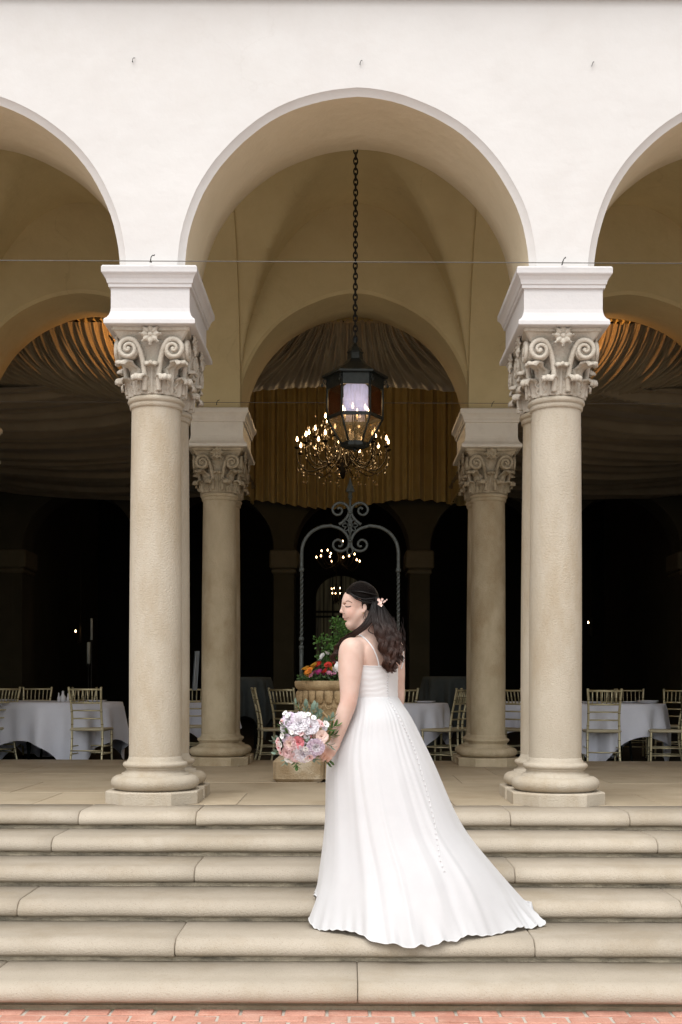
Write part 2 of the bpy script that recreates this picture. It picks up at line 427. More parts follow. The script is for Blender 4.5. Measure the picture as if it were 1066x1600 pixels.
YF, YR, YF2 = 8.50, 12.76, 25.7
arch_wall('front_arcade_wall', YF, 2, 5.79, [MT['white'], MT['soffit'], MT['tan']], 'white plastered wall of wide round arches above the stair-edge columns', seed=1)
arch_wall('inner_arcade_wall', YR, 2, 7.7, [MT['tan'], MT['tan'], MT['dark_wall']], 'tan plastered arch wall behind the hanging lantern', seed=4, chamfer=.03)
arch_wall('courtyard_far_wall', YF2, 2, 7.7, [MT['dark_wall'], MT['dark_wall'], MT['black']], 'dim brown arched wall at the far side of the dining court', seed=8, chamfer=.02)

# cornice over the front wall, eave and roof
m = M(); box(m, (XC, YF+.08, 5.85), (15.6, .28, .12), bev=.015); box(m, (XC, YF+.05, 5.95), (15.7, .34, .08), bev=.01)
co = m.build('cornice', mat('brown_eave', (.36,.31,.25), (.42,.37,.30), 8, .8)); tag(co, kind='structure')
m = M(); rf = MT['dark_wall']
m.add([(-7.9,8.3,5.995),(8.0,8.3,5.995),(8.0,13.7,7.9),(-7.9,13.7,7.9),(-7.9,8.3,6.12),(8.0,8.3,6.12),(8.0,13.7,8.02),(-7.9,13.7,8.02)],
      [(0,3,2,1),(4,5,6,7),(0,1,5,4),(1,2,6,5),(3,7,6,2),(0,4,7,3)])
box(m, (XC, 25.1, 7.96), (15.9, 22.9, .12))
tag(m.build('roof', mat('red_tile_roof', (.33,.14,.08), (.42,.20,.12), 9, .85)), kind='structure')
for s, lb in ((-1, 'plain end wall closing the court, bouquet side'), (1, 'plain end wall closing the court, train side')):
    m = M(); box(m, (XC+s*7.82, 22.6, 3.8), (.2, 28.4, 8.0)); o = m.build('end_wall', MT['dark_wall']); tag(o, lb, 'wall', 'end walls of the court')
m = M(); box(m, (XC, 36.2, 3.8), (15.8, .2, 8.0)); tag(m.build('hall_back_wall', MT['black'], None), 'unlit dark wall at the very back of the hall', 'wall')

# vaulted ceiling over the loggia
m = M(); CR = 2.24
Yc = (YF+TH+YR)/2; HY_ = (YR-YF-TH)/2
for kx in range(-2, 3):
    cx = XC+kx*PIT; n = 40
    def vf(u, v, cx=cx):
        a = math.pi*u; b = math.pi*v
        sx = math.sin(a); sy = math.sin(b)
        x = cx-1.2425*math.cos(a); y = Yc-HY_*math.cos(b)
        z = SPR-.02 + CR*max(sx, sy)+.006*noise.noise(Vector((x*2,y*2,0)))
        return (x, y, z)
    grid(m, vf, n, n)
for kx in range(-3, 3):
    cx = XC+(kx+.5)*PIT
    def bf(u, v, cx=cx):
        b = math.pi*v; us = [-.26,-.245,-.2,0,.2,.245,.26][int(round(u*6))]
        dz = [.03,-.035,-.04,-.04,-.04,-.035,.03][int(round(u*6))]
        return (cx+us, Yc-(HY_+dz)*math.cos(b), SPR-.02+(CR+dz)*math.sin(b))
    grid(m, bf, 6, 48, smooth=False)
tag(m.build('vaulted_ceiling', MT['tan']), kind='structure')
# ------------------------------------------------------------------ columns with flower capitals
def thick(m, fn, nu, nv, th, mat_=None):
    top = [Vector(fn(i/nu, j/nv)) for j in range(nv+1) for i in range(nu+1)]
    W = nu+1; nrm = []
    for j in range(nv+1):
        for i in range(W):
            a = top[j*W+min(i+1,nu)]-top[j*W+max(i-1,0)]; b = top[min(j+1,nv)*W+i]-top[max(j-1,0)*W+i]
            q = a.cross(b); nrm.append(q.normalized() if q.length > 1e-12 else Vector((0,0,1)))
    vs = top+[p-q*th for p, q in zip(top, nrm)]; fs = []; B = len(top)
    for j in range(nv):
        for i in range(nu):
            f = (j*W+i, j*W+i+1, (j+1)*W+i+1, (j+1)*W+i); fs.append(f); fs.append(tuple(B+k for k in reversed(f)))
    for i in range(nu):
        fs.append((i+1, i, B+i, B+i+1)); k = nv*W; fs.append((k+i, k+i+1, B+k+i+1, B+k+i))
    for j in range(nv):
        fs.append((j*W, (j+1)*W, B+(j+1)*W, B+j*W)); e = nu; fs.append(((j+1)*W+e, j*W+e, B+j*W+e, B+(j+1)*W+e))
    m.add(vs, fs, True, mat_)

def bell_r(z):  # z 0..1 up the bell
    return .176+.006*z+.045*max(0, z-.45)**1.3/.5
def cap_leaf(Wd, H, z0, curl, ribs, lobes, off=.010):
    m = M()
    def f(u, v):
        s = (u-.5)*2
        wv = Wd*(1-.25*v)*(1-max(0,v-.82)**2*12)*(1+.22*math.sin(v*lobes*math.pi*2)*(1 if abs(s) > .6 else .3))
        zz = v*H; z01 = (z0+zz)/.38
        r = bell_r(min(z01,1))+off+.018*v
        c = max(0, v-.70)/.30
        r += curl*1.15*math.sin(c*math.pi*.62)*1.0 ; zz -= .070*c**2.2
        r += .0115*math.cos(s*math.pi*ribs)*(.4+.6*v) - .010*s*s + (.012 if abs(s) < .12 else 0)
        r += .006*math.sin(v*lobes*6.28+abs(s)*4)*abs(s)
        a = s*wv/ max(r,.1)
        return (r*math.sin(a), -r*math.cos(a), z0+zz)
    thick(m, f, 14, 18, .016); return m
def spiral_pts(cx, cz, r0, turns, sgn, y, start=0, n=40):
    out = []
    for i in range(n+1):
        t = i/n; a = start - sgn*t*turns*2*math.pi; r = r0*(1-t)**.85+.006
        out.append(Vector((cx+r*math.cos(a), y-.018*t, cz+r*math.sin(a))))
    return out
def make_capital_meshes(cm):
    d = {}
    m = M(); lathe(m, [(bell_r(z)-.004, z*.38) for z in [i/12 for i in range(13)]]+[(.20,.39)], 32)
    # abacus: concave sided slab, canted
    def ab(z, h, dip):
        out = []
        for s in range(4):
            A = Matrix.Rotation(s*math.pi/2, 3, 'Z')
            for i in range(9):
                t = (i/8-.5)*2*.93
                out.append(A @ Vector((t*h, -h+dip*(1-t*t)*1.0, z)))
        return out
    rings = [ab(.372,.228,.035), ab(.385,.238,.04), ab(.43,.272,.035), ab(.437,.282,.02), ab(.4595,.284,.02)]
    vs = [p for r in rings for p in r]; fs = []
    for k in range(4):
        for i in range(36): j=(i+1)%36; fs.append((k*36+i, k*36+j, (k+1)*36+j, (k+1)*36+i))
    fs.append(tuple(reversed(range(36)))); fs.append(tuple(4*36+i for i in range(36)))
    m.add(vs, fs, False)
    d['core'] = m.mesh('capital', cm)
    # rosette: eight pointed petals round a boss
    m = M()
    for i in range(8):
        a = i*math.pi/4
        A = Matrix.Rotation(a, 4, 'Y')
        def pf(u, v):
            s = (u-.5)*2; wd = .024*math.sin(min(1,v*1.15+.12)*math.pi*.9)**.7*(1-v*.25)
            return (s*wd*1.35*(1.05-v**3), -.014-.016*math.sin(v*2.6)+.014*s*s-(.006 if abs(s)<.2 else 0), .014+v*.068)
        thick(m, pf, 6, 6, .012, A)
    lathe(m, [(.020,-.005),(.021,.012),(.015,.022),(.006,.026)], 12, mat=Matrix.Rotation(math.pi/2, 4, 'X'))
    d['rosette'] = m.mesh('rosette', cm)
    # volute with its stalk
    m = M(); c0, cz = .160, .305
    stalk = [Vector((.052,-.20,.02)), Vector((.050,-.205,.10)), Vector((.055,-.212,.18)), Vector((.068,-.222,.25)), Vector((.088,-.236,.315)), Vector((.115,-.245,.360))]
    sp = spiral_pts(c0, cz, .068, 1.65, 1, -.250, start=R(105))
    pts = catmull(stalk+[sp[0]], 5)+sp[1:]
    n_ = len(pts)
    tube(m, pts, [.020-.011*max(0,(i/n_-.35))/.65 for i in range(n_)], 8)
    lathe(m, [(.066,0),(.071,.012),(.071,.055),(.05,.06)], 20, c=(0,0,0), mat=Matrix.Translation((c0,-.246,cz)) @ Matrix.Rotation(-math.pi/2,4,'X'))
    lathe(m, [(.017,0),(.016,.012),(.008,.018)], 12, mat=Matrix.Translation((c0,-.252,cz)) @ Matrix.Rotation(math.pi/2,4,'X'))
    d['volute'] = m.mesh('volute', cm)
    m2 = M()
    for (v, f) in [(m.v, m.f)]:
        m2.add([(-x, y, z) for (x,y,z) in v], [tuple(reversed(q)) for q in f], True)
    d['volute_m'] = m2.mesh('volute', cm)
    d['low'] = cap_leaf(.060, .155, .0, .050, 2.5, 3, .016).mesh('leaf', cm)
    d['corner'] = cap_leaf(.075, .27, .0, .090, 3, 5, .010).mesh('leaf', cm)
    d['mid'] = cap_leaf(.058, .26, .0, .028, 3, 6, .014).mesh('leaf', cm)
    return d
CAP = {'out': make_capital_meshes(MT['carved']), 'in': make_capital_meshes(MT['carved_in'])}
def base_meshes(sm):
    m = M(); h = .333; c = .165
    pl = [(h-c,-h),(h,-h+c),(h,h-c),(h-c,h),(-h+c,h),(-h,h-c),(-h,-h+c),(-h+c,-h)]
    vs = [(x,y,0) for x,y in pl]+[(x,y,.082) for x,y in pl]+[(x*.985,y*.985,.09) for x,y in pl]
    fs = [(i,(i+1)%8,8+(i+1)%8,8+i) for i in range(8)]+[(8+i,8+(i+1)%8,16+(i+1)%8,16+i) for i in range(8)]+[tuple(range(16,24)), tuple(reversed(range(8)))]
    m.add(vs, fs); P1 = m.mesh('plinth', sm)
    m = M()
    pr = [(.27,.088)]+[(.262+.060*math.cos(a), .145+.052*math.sin(a)) for a in [R(t) for t in range(-80, 91, 17)]]
    pr += [(.243,.200),(.243,.214),(.222,.219),(.210,.232),(.211,.243),(.222,.250),(.222,.256)]
    pr += [(.215+.022*math.cos(a), .275+.020*math.sin(a)) for a in [R(t) for t in range(-80, 91, 20)]]
    pr += [(.207,.298),(.205,.306),(.196,.318),(.192,.335)]
    lathe(m, pr, 48, mod=lambda r,z,a: r+.0025*noise.noise(Vector((r*9*math.cos(a),r*9*math.sin(a),z*12)))); P2 = m.mesh('base', sm)
    m = M(); pr = []
    for i in range(25):
        t = i/24; pr.append((.1915-.0125*t**1.5+.003*math.sin(math.pi*t), .335+t*(2.885-.335)))
    lathe(m, pr, 48, cap=False); P3 = m.mesh('shaft', sm)
    m = M(); pr = [(.183,2.875),(.192,2.882),(.194,2.900),(.192,2.908)]+[(.186+.022*math.cos(a), 2.932+.022*math.sin(a)) for a in [R(t) for t in range(-80, 91, 20)]]+[(.180,2.962)]
    lathe(m, pr, 48); P4 = m.mesh('neck_ring', sm)
    return P1, P2, P3, P4
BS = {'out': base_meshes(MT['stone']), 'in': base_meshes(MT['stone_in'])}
def make_column(kind, yaw=0):
    r_ = empty('stone_column')
    for nm, me in zip(('plinth','base','shaft','neck_ring'), BS[kind]): inst(nm, me, r_)
    cp = inst('capital', CAP[kind]['core'], r_, loc=(0,0,2.96))
    for s in range(4):
        A = Matrix.Rotation(s*math.pi/2, 4, 'Z'); B = Matrix.Rotation((s+.5)*math.pi/2, 4, 'Z')
        inst('rosette', CAP[kind]['rosette'], cp, mat=A @ Matrix.Translation((0,-.262,.405)))
        inst('volute', CAP[kind]['volute'], cp, mat=A); inst('volute', CAP[kind]['volute_m'], cp, mat=A)
        inst('leaf', CAP[kind]['mid'], cp, mat=A); inst('leaf', CAP[kind]['corner'], cp, mat=B)
        for q in (.25,.75): inst('leaf', CAP[kind]['low'], cp, mat=Matrix.Rotation((s+q)*math.pi/2, 4, 'Z'))
    return r_
protos = {'out': make_column('out'), 'in': make_column('in')}; used = set()
SIDE = {-1.5:'beyond the next arch, bouquet side', -.5:'bouquet side of the bride', .5:'train side of the bride', 1.5:'beyond the next arch, train side'}
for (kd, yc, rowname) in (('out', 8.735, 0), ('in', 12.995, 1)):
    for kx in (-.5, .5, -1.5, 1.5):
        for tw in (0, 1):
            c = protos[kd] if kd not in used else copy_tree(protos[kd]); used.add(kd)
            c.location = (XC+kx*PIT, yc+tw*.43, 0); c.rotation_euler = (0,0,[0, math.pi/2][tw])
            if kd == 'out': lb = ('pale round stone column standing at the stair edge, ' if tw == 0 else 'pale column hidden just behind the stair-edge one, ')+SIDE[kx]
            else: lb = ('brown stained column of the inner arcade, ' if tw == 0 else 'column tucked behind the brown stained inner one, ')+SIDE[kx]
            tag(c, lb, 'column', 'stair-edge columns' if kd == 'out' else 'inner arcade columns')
# impost blocks
def impost_mesh(mt):
    pr = [(.250,0),(.318,.004),(.325,.010),(.325,.036),(.318,.046),(.304,.058),(.292,.078),(.284,.105),(.281,.130),(.281,.272),(.296,.276),(.298,.298),(.305,.302),(.307,.312),
          (.312,.330),(.325,.352),(.338,.366),(.340,.372),(.340,.405),(.332,.4185)]
    m = M(); rings = []
    for (h, z) in pr:
        hx, hy = h, h+.215; wv = .0; rings.append([(hx,-hy,z),(hx,hy,z),(-hx,hy,z),(-hx,-hy,z)])
    vs = [p for r in rings for p in r]; fs = []
    for k in range(len(pr)-1):
        for i in range(4): j=(i+1)%4; fs.append((k*4+i,k*4+j,(k+1)*4+j,(k+1)*4+i))
    fs.append((3,2,1,0)); k=(len(pr)-1)*4; fs.append((k,k+1,k+2,k+3)); m.add(vs, fs)
    return m.mesh('impost_block', mt)
im_o, im_i = impost_mesh(MT['impost']), impost_mesh(MT['impost_in'])
for (me, yc, lb0, g) in ((im_o, 8.95, 'white moulded impost block under the front arches, ', 'front impost blocks'), (im_i, 13.21, 'cream impost block on the inner columns, ', 'inner impost blocks')):
    for kx in (-1.5,-.5,.5,1.5):
        o = inst('impost_block', me, loc=(XC+kx*PIT, yc, 3.4195)); tag(o, lb0+SIDE[kx], 'impost block', g)
# far arcade piers, their dimness put into the colour
m = M(); 
for kx in (-2.5,-1.5,-.5,.5,1.5,2.5):
    m = M(); x = XC+kx*PIT
    box(m, (x, YF2+.445, 1.68), (.44,.86,3.50)); r_ = m.build('stone_pier', MT['dark_wall'])
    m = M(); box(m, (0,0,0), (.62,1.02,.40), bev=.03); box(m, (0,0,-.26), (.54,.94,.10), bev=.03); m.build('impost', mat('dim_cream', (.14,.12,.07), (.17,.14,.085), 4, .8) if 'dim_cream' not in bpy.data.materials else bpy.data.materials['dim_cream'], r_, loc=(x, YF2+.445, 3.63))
    tag(r_, {-2.5:'first',-1.5:'second',-.5:'third',.5:'fourth',1.5:'fifth',2.5:'sixth'}[kx]+' dim pier of the far arcade counted from the bouquet side', 'pier', 'far arcade piers')

# ------------------------------------------------------------------ wires and wall hooks
def wire(name, a, b, sag, rad, label, mt=None):
    m = M(); a, b = Vector(a), Vector(b)
    pts = [a.lerp(b, i/30)-Vector((0,0,sag*4*(i/30)*(1-i/30))) for i in range(31)]
    tube(m, pts, rad, 6); o = m.build(name, mt or MT['wire']); tag(o, label, 'wire'); return o
wire('stretched_wire', (-7.2, 8.37, 3.862), (7.3, 8.37, 3.842), .0, .0032, 'thin grey wire stretched across all the front arches')
wire('stretched_wire', (-7.2, 12.60, 3.875), (7.3, 12.60, 3.875), .0, .003, 'thin dark wire stretched along the inner imposts')
hk = M()
pts = [Vector((0,0,0)), Vector((0,-.03,.004)), Vector((.004,-.045,.02)), Vector((.014,-.04,.036)), Vector((.022,-.025,.04)), Vector((.024,-.015,.05))]
tube(hk, catmull(pts, 4), .0035, 6); tube(hk, [Vector((-.004,-.035,-.012)), Vector((.0,-.032,.012))], .004, 6); hkm = hk.mesh('wall_hook', MT['iron'])
for (px, py, Y, lb) in ((235,411,8.42,'small iron hook holding the wire above the bouquet side impost'), (876,413,8.42,'small iron hook holding the wire above the train side impost'),
        (205,98,8.497,'tiny hook high on the white wall, bouquet side'), (560,101,8.497,'tiny hook high on the white wall above the middle arch'), (922,102,8.497,'tiny hook high on the white wall, train side'),
        (338,633,12.62,'iron hook above the inner impost, bouquet side'), (767,634,12.62,'iron hook above the inner impost, train side')):
    o = inst('wall_hook', hkm, loc=P(px,py,Y)); tag(o, lb, 'hook', 'small hooks'); 
    if py < 200: o.scale = (.6,.6,.6); o.location.y = YF+.004

# ------------------------------------------------------------------ draped fabric
def pleat(u, n, seed):
    ph = u*n + .35*math.sin(u*n*.37+seed) + .55*noise.noise(Vector((u*n*.21, seed, 0)))
    s = math.sin(2*math.pi*ph); a = .55+.45*noise.noise(Vector((u*n*.45, seed*3.1, 1)))
    return (math.copysign(abs(s)**.8, s))*a
def sheet(name, fn, nu, nv, disp, mt, label=None, group=None, parent=None, cat='drape'):
    """pleated cloth: fn(u,v) base point; disp(u,v) offset along the normal"""
    P_ = np.array([[fn(i/nu, j/nv) for i in range(nu+1)] for j in range(nv+1)], dtype=float)
    du = np.gradient(P_, axis=1); dv = np.gradient(P_, axis=0); N = np.cross(du, dv); N /= np.linalg.norm(N, axis=2, keepdims=True)+1e-9
    D = np.array([[disp(i/nu, j/nv) for i in range(nu+1)] for j in range(nv+1)])
    V = (P_+N*D[..., None]).reshape(-1, 3); W = nu+1
    m = M(); m.add([tuple(p) for p in V], [(j*W+i, j*W+i+1, (j+1)*W+i+1, (j+1)*W+i) for j in range(nv) for i in range(nu)], True)
    o = m.build(name, mt, parent)
    if label: tag(o, label, cat, group)
    return o
CSIGN = 1
# middle bay swag: fans out from the top, hangs over the opening
def swag_fn(xt0, xt1, xb0, xb1, zt, zb, arc_t, arc_b, yt=14.55, yb_=15.5, bulge=.25):
    def fn(u, v):
        s = 2*u-1
        x = (xt0+(xt1-xt0)*u)*(1-v**1.25)+(xb0+(xb1-xb0)*u)*v**1.25
        z = (zt-arc_t*s*s)*(1-v)+(zb-arc_b*s*s)*v - .10*math.sin(math.pi*v)
        y = yt+(yb_-yt)*v - bulge*math.sin(math.pi*v**1.3)
        if v > .93: y += .25*(v-.93)/.07; z += .05*(v-.93)/.07
        return (x, y, z)
    return fn
sheet('ceiling_swag', swag_fn(-1.25,1.32,-2.75,2.82,5.33,4.80,.10,.30), 460, 30,
      lambda u, v: .085*(.8*pleat(u, 27, 1.3)+.5*pleat(u+.010*math.sin(v*3+u*20), 63, 4.3))*(.05+.95*math.sin(math.pi*min(1,.12+v*.86))**.8), MT['drape'], 'pleated taupe ceiling swag behind the lantern in the middle arch', 'pleated swags')
sheet('swag_heading', lambda u, v: (-1.7+3.45*u, 14.42+.14*v+.03*math.sin(u*60), 5.32-.06*(2*u-1)**2+.26*v), 300, 8,
      lambda u, v: .030*pleat(u, 46, 2.2)+.02*math.sin(v*3.1), MT['gold_drape'], 'ruffled tan heading above the middle swag', 'swag headings')
for s, word in ((-1, 'bouquet side arch'), (1, 'train side arch')):
    def fn(u, v, s=s):
        x0 = 2.35+3.9*u; x = x0-(.45+.75*u)*v**1.6
        z = (5.33)*(1-v)+(4.50+.10*u*2+.12*max(0,u-.2))*v-.12*math.sin(math.pi*v)
        y = 14.55+1.0*v-.25*math.sin(math.pi*v**1.3)
        if v > .93: y += .25*(v-.93)/.07; z += .05*(v-.93)/.07
        return (s*x+.05, y, z)
    sheet('ceiling_swag', fn, 460, 26, lambda u, v: .085*(.75*pleat(u, 33, 5.1+s)+.5*pleat(u+.012*math.sin(v*3+u*20), 71, 3.3+s))*(.05+.95*math.sin(math.pi*min(1,.12+v*.86))**.8), MT['drape'],
          'pleated taupe ceiling swag seen through the '+word, 'pleated swags')
    sheet('swag_heading', lambda u, v, s=s: (s*(2.2+4.2*u)+.05, 14.42+.14*v+.03*math.sin(u*60), 5.30+.26*v+.012*math.sin(u*90)), 300, 8,
          lambda u, v: .030*pleat(u, 46, 7.2+s)+.02*math.sin(v*3.1), MT['gold_drape'], 'ruffled tan heading above the swag in the '+word, 'swag headings')
    # long horizontal ceiling folds
    def cf(u, v, s=s):
        x = 2.05+5.5*u; z = 4.66+.22*v+.30*((x-5.0)/2.9)**2*(1-.2*v)
        return (s*x+.05, 15.15+10.1*v, z)
    def cd(u, v, s=s):
        q = v*16+1.0*((u-.5)*2)**2*(1.2-v)+.5*noise.noise(Vector((u*1.5, v*9, s*4.)))
        f_ = q-math.floor(q); g2 = (q*2.3+.4)-math.floor(q*2.3+.4)
        w_ = math.exp(-((f_-.5)/.11)**2)+.35*math.exp(-((g2-.5)/.16)**2)
        return -s*.13*w_*(.7+.7*noise.noise(Vector((u*1.6+9, math.floor(q)*3.7, s*7.))))
    sheet('ceiling_drape', cf, 60, 420, cd, MT['drape_dark'], 'dark ceiling cloth in long level folds beyond the '+word, 'level ceiling drapes')
    # side of the raised middle
    sheet('side_drape', lambda u, v, s=s: (s*2.12+.05, 15.4+9.9*u, 4.75+2.6*v), 200, 6, lambda u, v: .05*pleat(u, 40, 3+s), MT['gold_drape'],
          'gold cloth lining the raised ceiling, '+word.replace(' arch',''), 'raised ceiling linings')
def gd(u, v):
    return .20*(pleat(u, 25, 9.4)+.18*pleat(u, 60, 2.4))*(.6+.4*v)
sheet('gold_curtain', lambda u, v: (-3.0+6.1*u, 25.15+.10*math.sin(u*7), 7.4-2.66*v+.09*math.sin(u*11)*v), 520, 10, gd, MT['gold_drape'], 'tall gold pleated curtain hanging behind the lit chandelier', cat='curtain')
m = M(); box(m, (.05, 20.2, 7.45), (4.6, 10.4, .06)); tag(m.build('canopy_top', MT['drape_dark']), 'flat dark cloth top of the raised ceiling over the chandelier', 'canopy')

# ------------------------------------------------------------------ hanging lantern
LX, LY = .045, 11.08
lan = empty('hanging_lantern', (LX, LY, 0)); tag(lan, 'black six-sided iron lantern with candle bulbs hanging in the middle arch', 'lantern')
def lz(py): return .84-(py-1075)*LY/F
S_ = LY/F
def hexpt(r, i, z, rot=R(27)): a = rot+i*math.pi/3 + R(3)*0; return Vector((r*math.cos(a), r*math.sin(a), z))
ROT = R(2)  # vertex angles so that a broad face looks at the stairs
def hv(r, i, z): a = ROT+i*math.pi/3; return Vector((r*math.cos(a), r*math.sin(a), z))
def hexring(m, r, z0, z1, th):
    for i in range(6):
        a0, a1 = hv(r,i,z0), hv(r,i+1,z0); b0, b1 = hv(r,i,z1), hv(r,i+1,z1)
        c0, c1 = hv(r-th,i,z0), hv(r-th,i+1,z0); d0, d1 = hv(r-th,i,z1), hv(r-th,i+1,z1)
        m.add([a0,a1,b1,b0,c0,c1,d1,d0], [(0,1,2,3),(5,4,7,6),(3,2,6,7),(1,0,4,5)])
m = M(); rr = .265
hexring(m, rr, lz(607), lz(586), .02); hexring(m, rr, lz(656), lz(651), .02); hexring(m, rr*.995, lz(609), lz(605), .03)
for i in range(6):
    tube(m, [hv(rr-.005,i,lz(656)), hv(rr-.005,i,lz(586))], .011, 6)
    tube(m, [hv(rr-.002,i,lz(654)), hv(.125,i,lz(694))], .010, 6)
hexring(m, .135, lz(698), lz(692), .05); 
lathe(m, [(.10,lz(700)),(.12,lz(698)),(.12,lz(693)),(.05,lz(692))], 12); lathe(m, [(.005,lz(706)),(.02,lz(703)),(.012,lz(700))], 10)
m.build('frame', MT['iron'], lan)
m = M()  # roof: brim and cone
vs = []; fs = []
pr = [(.31,lz(591)),(.312,lz(588)),(.23,lz(580)),(.12,lz(570)),(.075,lz(562)),(.07,lz(553)),(.08,lz(551)),(.06,lz(545)),(.03,lz(540)),(.012,lz(536)),(.012,lz(528))]
for r, z in pr:
    for i in range(6): vs.append(hv(r,i,z))
for k in range(len(pr)-1):
    for i in range(6): fs.append((k*6+i, k*6+(i+1)%6, (k+1)*6+(i+1)%6, (k+1)*6+i))
fs.append((5,4,3,2,1,0)); m.add(vs, fs); m.build('lantern_roof', MT['iron'], lan)
for i in range(6):  # filigree brackets at the corners
    m = M(); c = hv(rr+.012,i,lz(598)); t = (hv(1,i,0)).normalized()
    pts = [c+t*(.022*math.cos(a)*(1-a/9))+Vector((0,0,.035*math.sin(a)*(1-a/9))) for a in [q*.5 for q in range(15)]]
    tube(m, pts, .005, 6); lathe(m, [(.004,-.02),(.012,0),(.004,.02)], 8, c=tuple(c+t*.03+Vector((0,0,-.03)))); m.build('scroll', MT['iron'], lan)
    m = M(); a0, a1 = hv(rr-.01,i,0), hv(rr-.01,i+1,0)
    for q in range(5):
        b = a0.lerp(a1, (q+.5)/5)+Vector((0,0,lz(604))); tube(m, [b+Vector((math.cos(a)*.018*(1 if True else 0)*(a1-a0).normalized().x, math.cos(a)*.018*(a1-a0).normalized().y, math.sin(a)*.016)) for a in [k*.7 for k in range(9)]], .004, 5, closed=True)
    m.build('filigree', MT['iron'], lan)
def glass(name, tint, alpha, rough):
    m_, n_, b_ = mat_new(name); b_.inputs['Base Color'].default_value = (*tint,1); b_.inputs['Roughness'].default_value = rough
    out = n_.nodes['Material Output']; tr = n_.nodes.new('ShaderNodeBsdfTransparent'); tr.inputs[0].default_value = (*[.5+.5*t for t in tint],1)
    tl = n_.nodes.new('ShaderNodeBsdfTranslucent'); tl.inputs[0].default_value = (*tint,1)
    m1 = n_.nodes.new('ShaderNodeMixShader'); m2 = n_.nodes.new('ShaderNodeMixShader')
    nz = n_.nodes.new('ShaderNodeTexNoise'); nz.inputs['Scale'].default_value = 30; tc = n_.nodes.new('ShaderNodeNewGeometry')
    mp = n_.nodes.new('ShaderNodeMapping'); mp.inputs['Scale'].default_value = (2,2,.4); n_.links.new(tc.outputs['Position'], mp.inputs[0]); n_.links.new(mp.outputs[0], nz.inputs['Vector'])
    rp = n_.nodes.new('ShaderNodeMapRange'); rp.inputs[3].default_value = alpha-.25; rp.inputs[4].default_value = alpha+.25; n_.links.new(nz.outputs['Fac'], rp.inputs[0])
    m1.inputs[0].default_value = .55 if tint[2] > .5 else .18; n_.links.new(b_.outputs[0], m1.inputs[1]); n_.links.new(tl.outputs[0], m1.inputs[2])
    n_.links.new(rp.outputs[0], m2.inputs[0]); n_.links.new(tr.outputs[0], m2.inputs[1]); n_.links.new(m1.outputs[0], m2.inputs[2])
    n_.links.new(m2.outputs[0], out.inputs[0]); return m_
gw, ga, gl = glass('sky_tinted_seeded_glass', (.52,.62,1.0), .60, .2), glass('amber_glass', (.055,.020,.007), .38, .12), glass('smoky_glass', (.20,.155,.08), .50, .12)  # blue-lavender tint of the front panes stands in for reflected sky
for i in range(6):
    m = M(); a0, a1 = hv(rr-.012,i,0), hv(rr-.012,i+1,0); z0, z1 = lz(651), lz(607); c = .16
    pts = [a0.lerp(a1,t)+Vector((0,0,z)) for t, z in ((.05,z0),(.95,z0),(.95,z1-.04),(.95-c,z1),(.05+c,z1),(.05,z1-.04))]
    m.add(pts, [(0,1,2,3,4,5)]); m.add([p*1 + Vector((-p.x,-p.y,0))*.015 for p in pts], [(5,4,3,2,1,0)])
    front = i in (4,1)
    m.build('glass_pane', gw if front else ga, lan)
    m = M(); m.add([hv(rr-.012,i,lz(655)),hv(rr-.012,i+1,lz(655)),hv(.125,i+1,lz(693)),hv(.125,i,lz(693))], [(0,1,2,3)]); m.build('lower_pane', gl, lan)
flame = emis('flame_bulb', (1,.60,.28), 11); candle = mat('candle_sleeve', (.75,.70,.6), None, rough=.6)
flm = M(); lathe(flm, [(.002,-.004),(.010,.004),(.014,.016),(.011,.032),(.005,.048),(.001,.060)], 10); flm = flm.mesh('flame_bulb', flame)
for i in range(6):
    a = i*math.pi/3+.35; r = .125; z = lz(648)
    m = M(); lathe(m, [(.009,-.0),(.009,.045)], 8, c=(r*math.cos(a), r*math.sin(a), z-.02)); 
    m.build('candle', candle, lan); inst('flame_bulb', flm, lan, loc=(r*math.cos(a), r*math.sin(a), z+.03))
    m = M(); tube(m, catmull([(0,0,lz(668)),(r*.5*math.cos(a),r*.5*math.sin(a),lz(675)),(r*.95*math.cos(a),r*.95*math.sin(a),lz(665)),(r*math.cos(a),r*math.sin(a),z-.02)],5), .005, 6); m.build('candle_arm', MT['iron'], lan)
m = M(); tube(m, [(0,0,lz(697)),(0,0,lz(600))], .008, 8); m.build('centre_rod', MT['iron'], lan)
# chain, link by link
lk = M(); tube(lk, [Vector((.018*math.cos(a), 0, .034*math.sin(a))) for a in [q*math.pi/6 for q in range(12)]], 0.0074, 6, closed=True, up0=Vector((0,1,0))); lkm = lk.mesh('chain_link', MT['chain'])
ch = empty('hanging_chain', (LX, LY, 0)); tag(ch, 'long black iron chain holding the lantern from the vault', 'chain')
z = lz(530); i = 0
while z < 6.02:
    o = inst('chain_link', lkm, ch, loc=(random.uniform(-.001,.001),0,z)); o.rotation_euler = (0, random.uniform(-.06,.06), (i%2)*math.pi/2+random.uniform(-.2,.2)); z += .049; i += 1

def lamp(name, loc, e, col, rad=.05):
    l = bpy.data.lights.new(name, 'POINT'); l.energy = e; l.color = col; l.shadow_soft_size = rad
    o = bpy.data.objects.new(name, l); sc.collection.objects.link(o); o.location = loc; return o
WARM = (1,.62,.30)
lamp('lantern_light', (LX, LY, lz(634)), 4, WARM, .08)

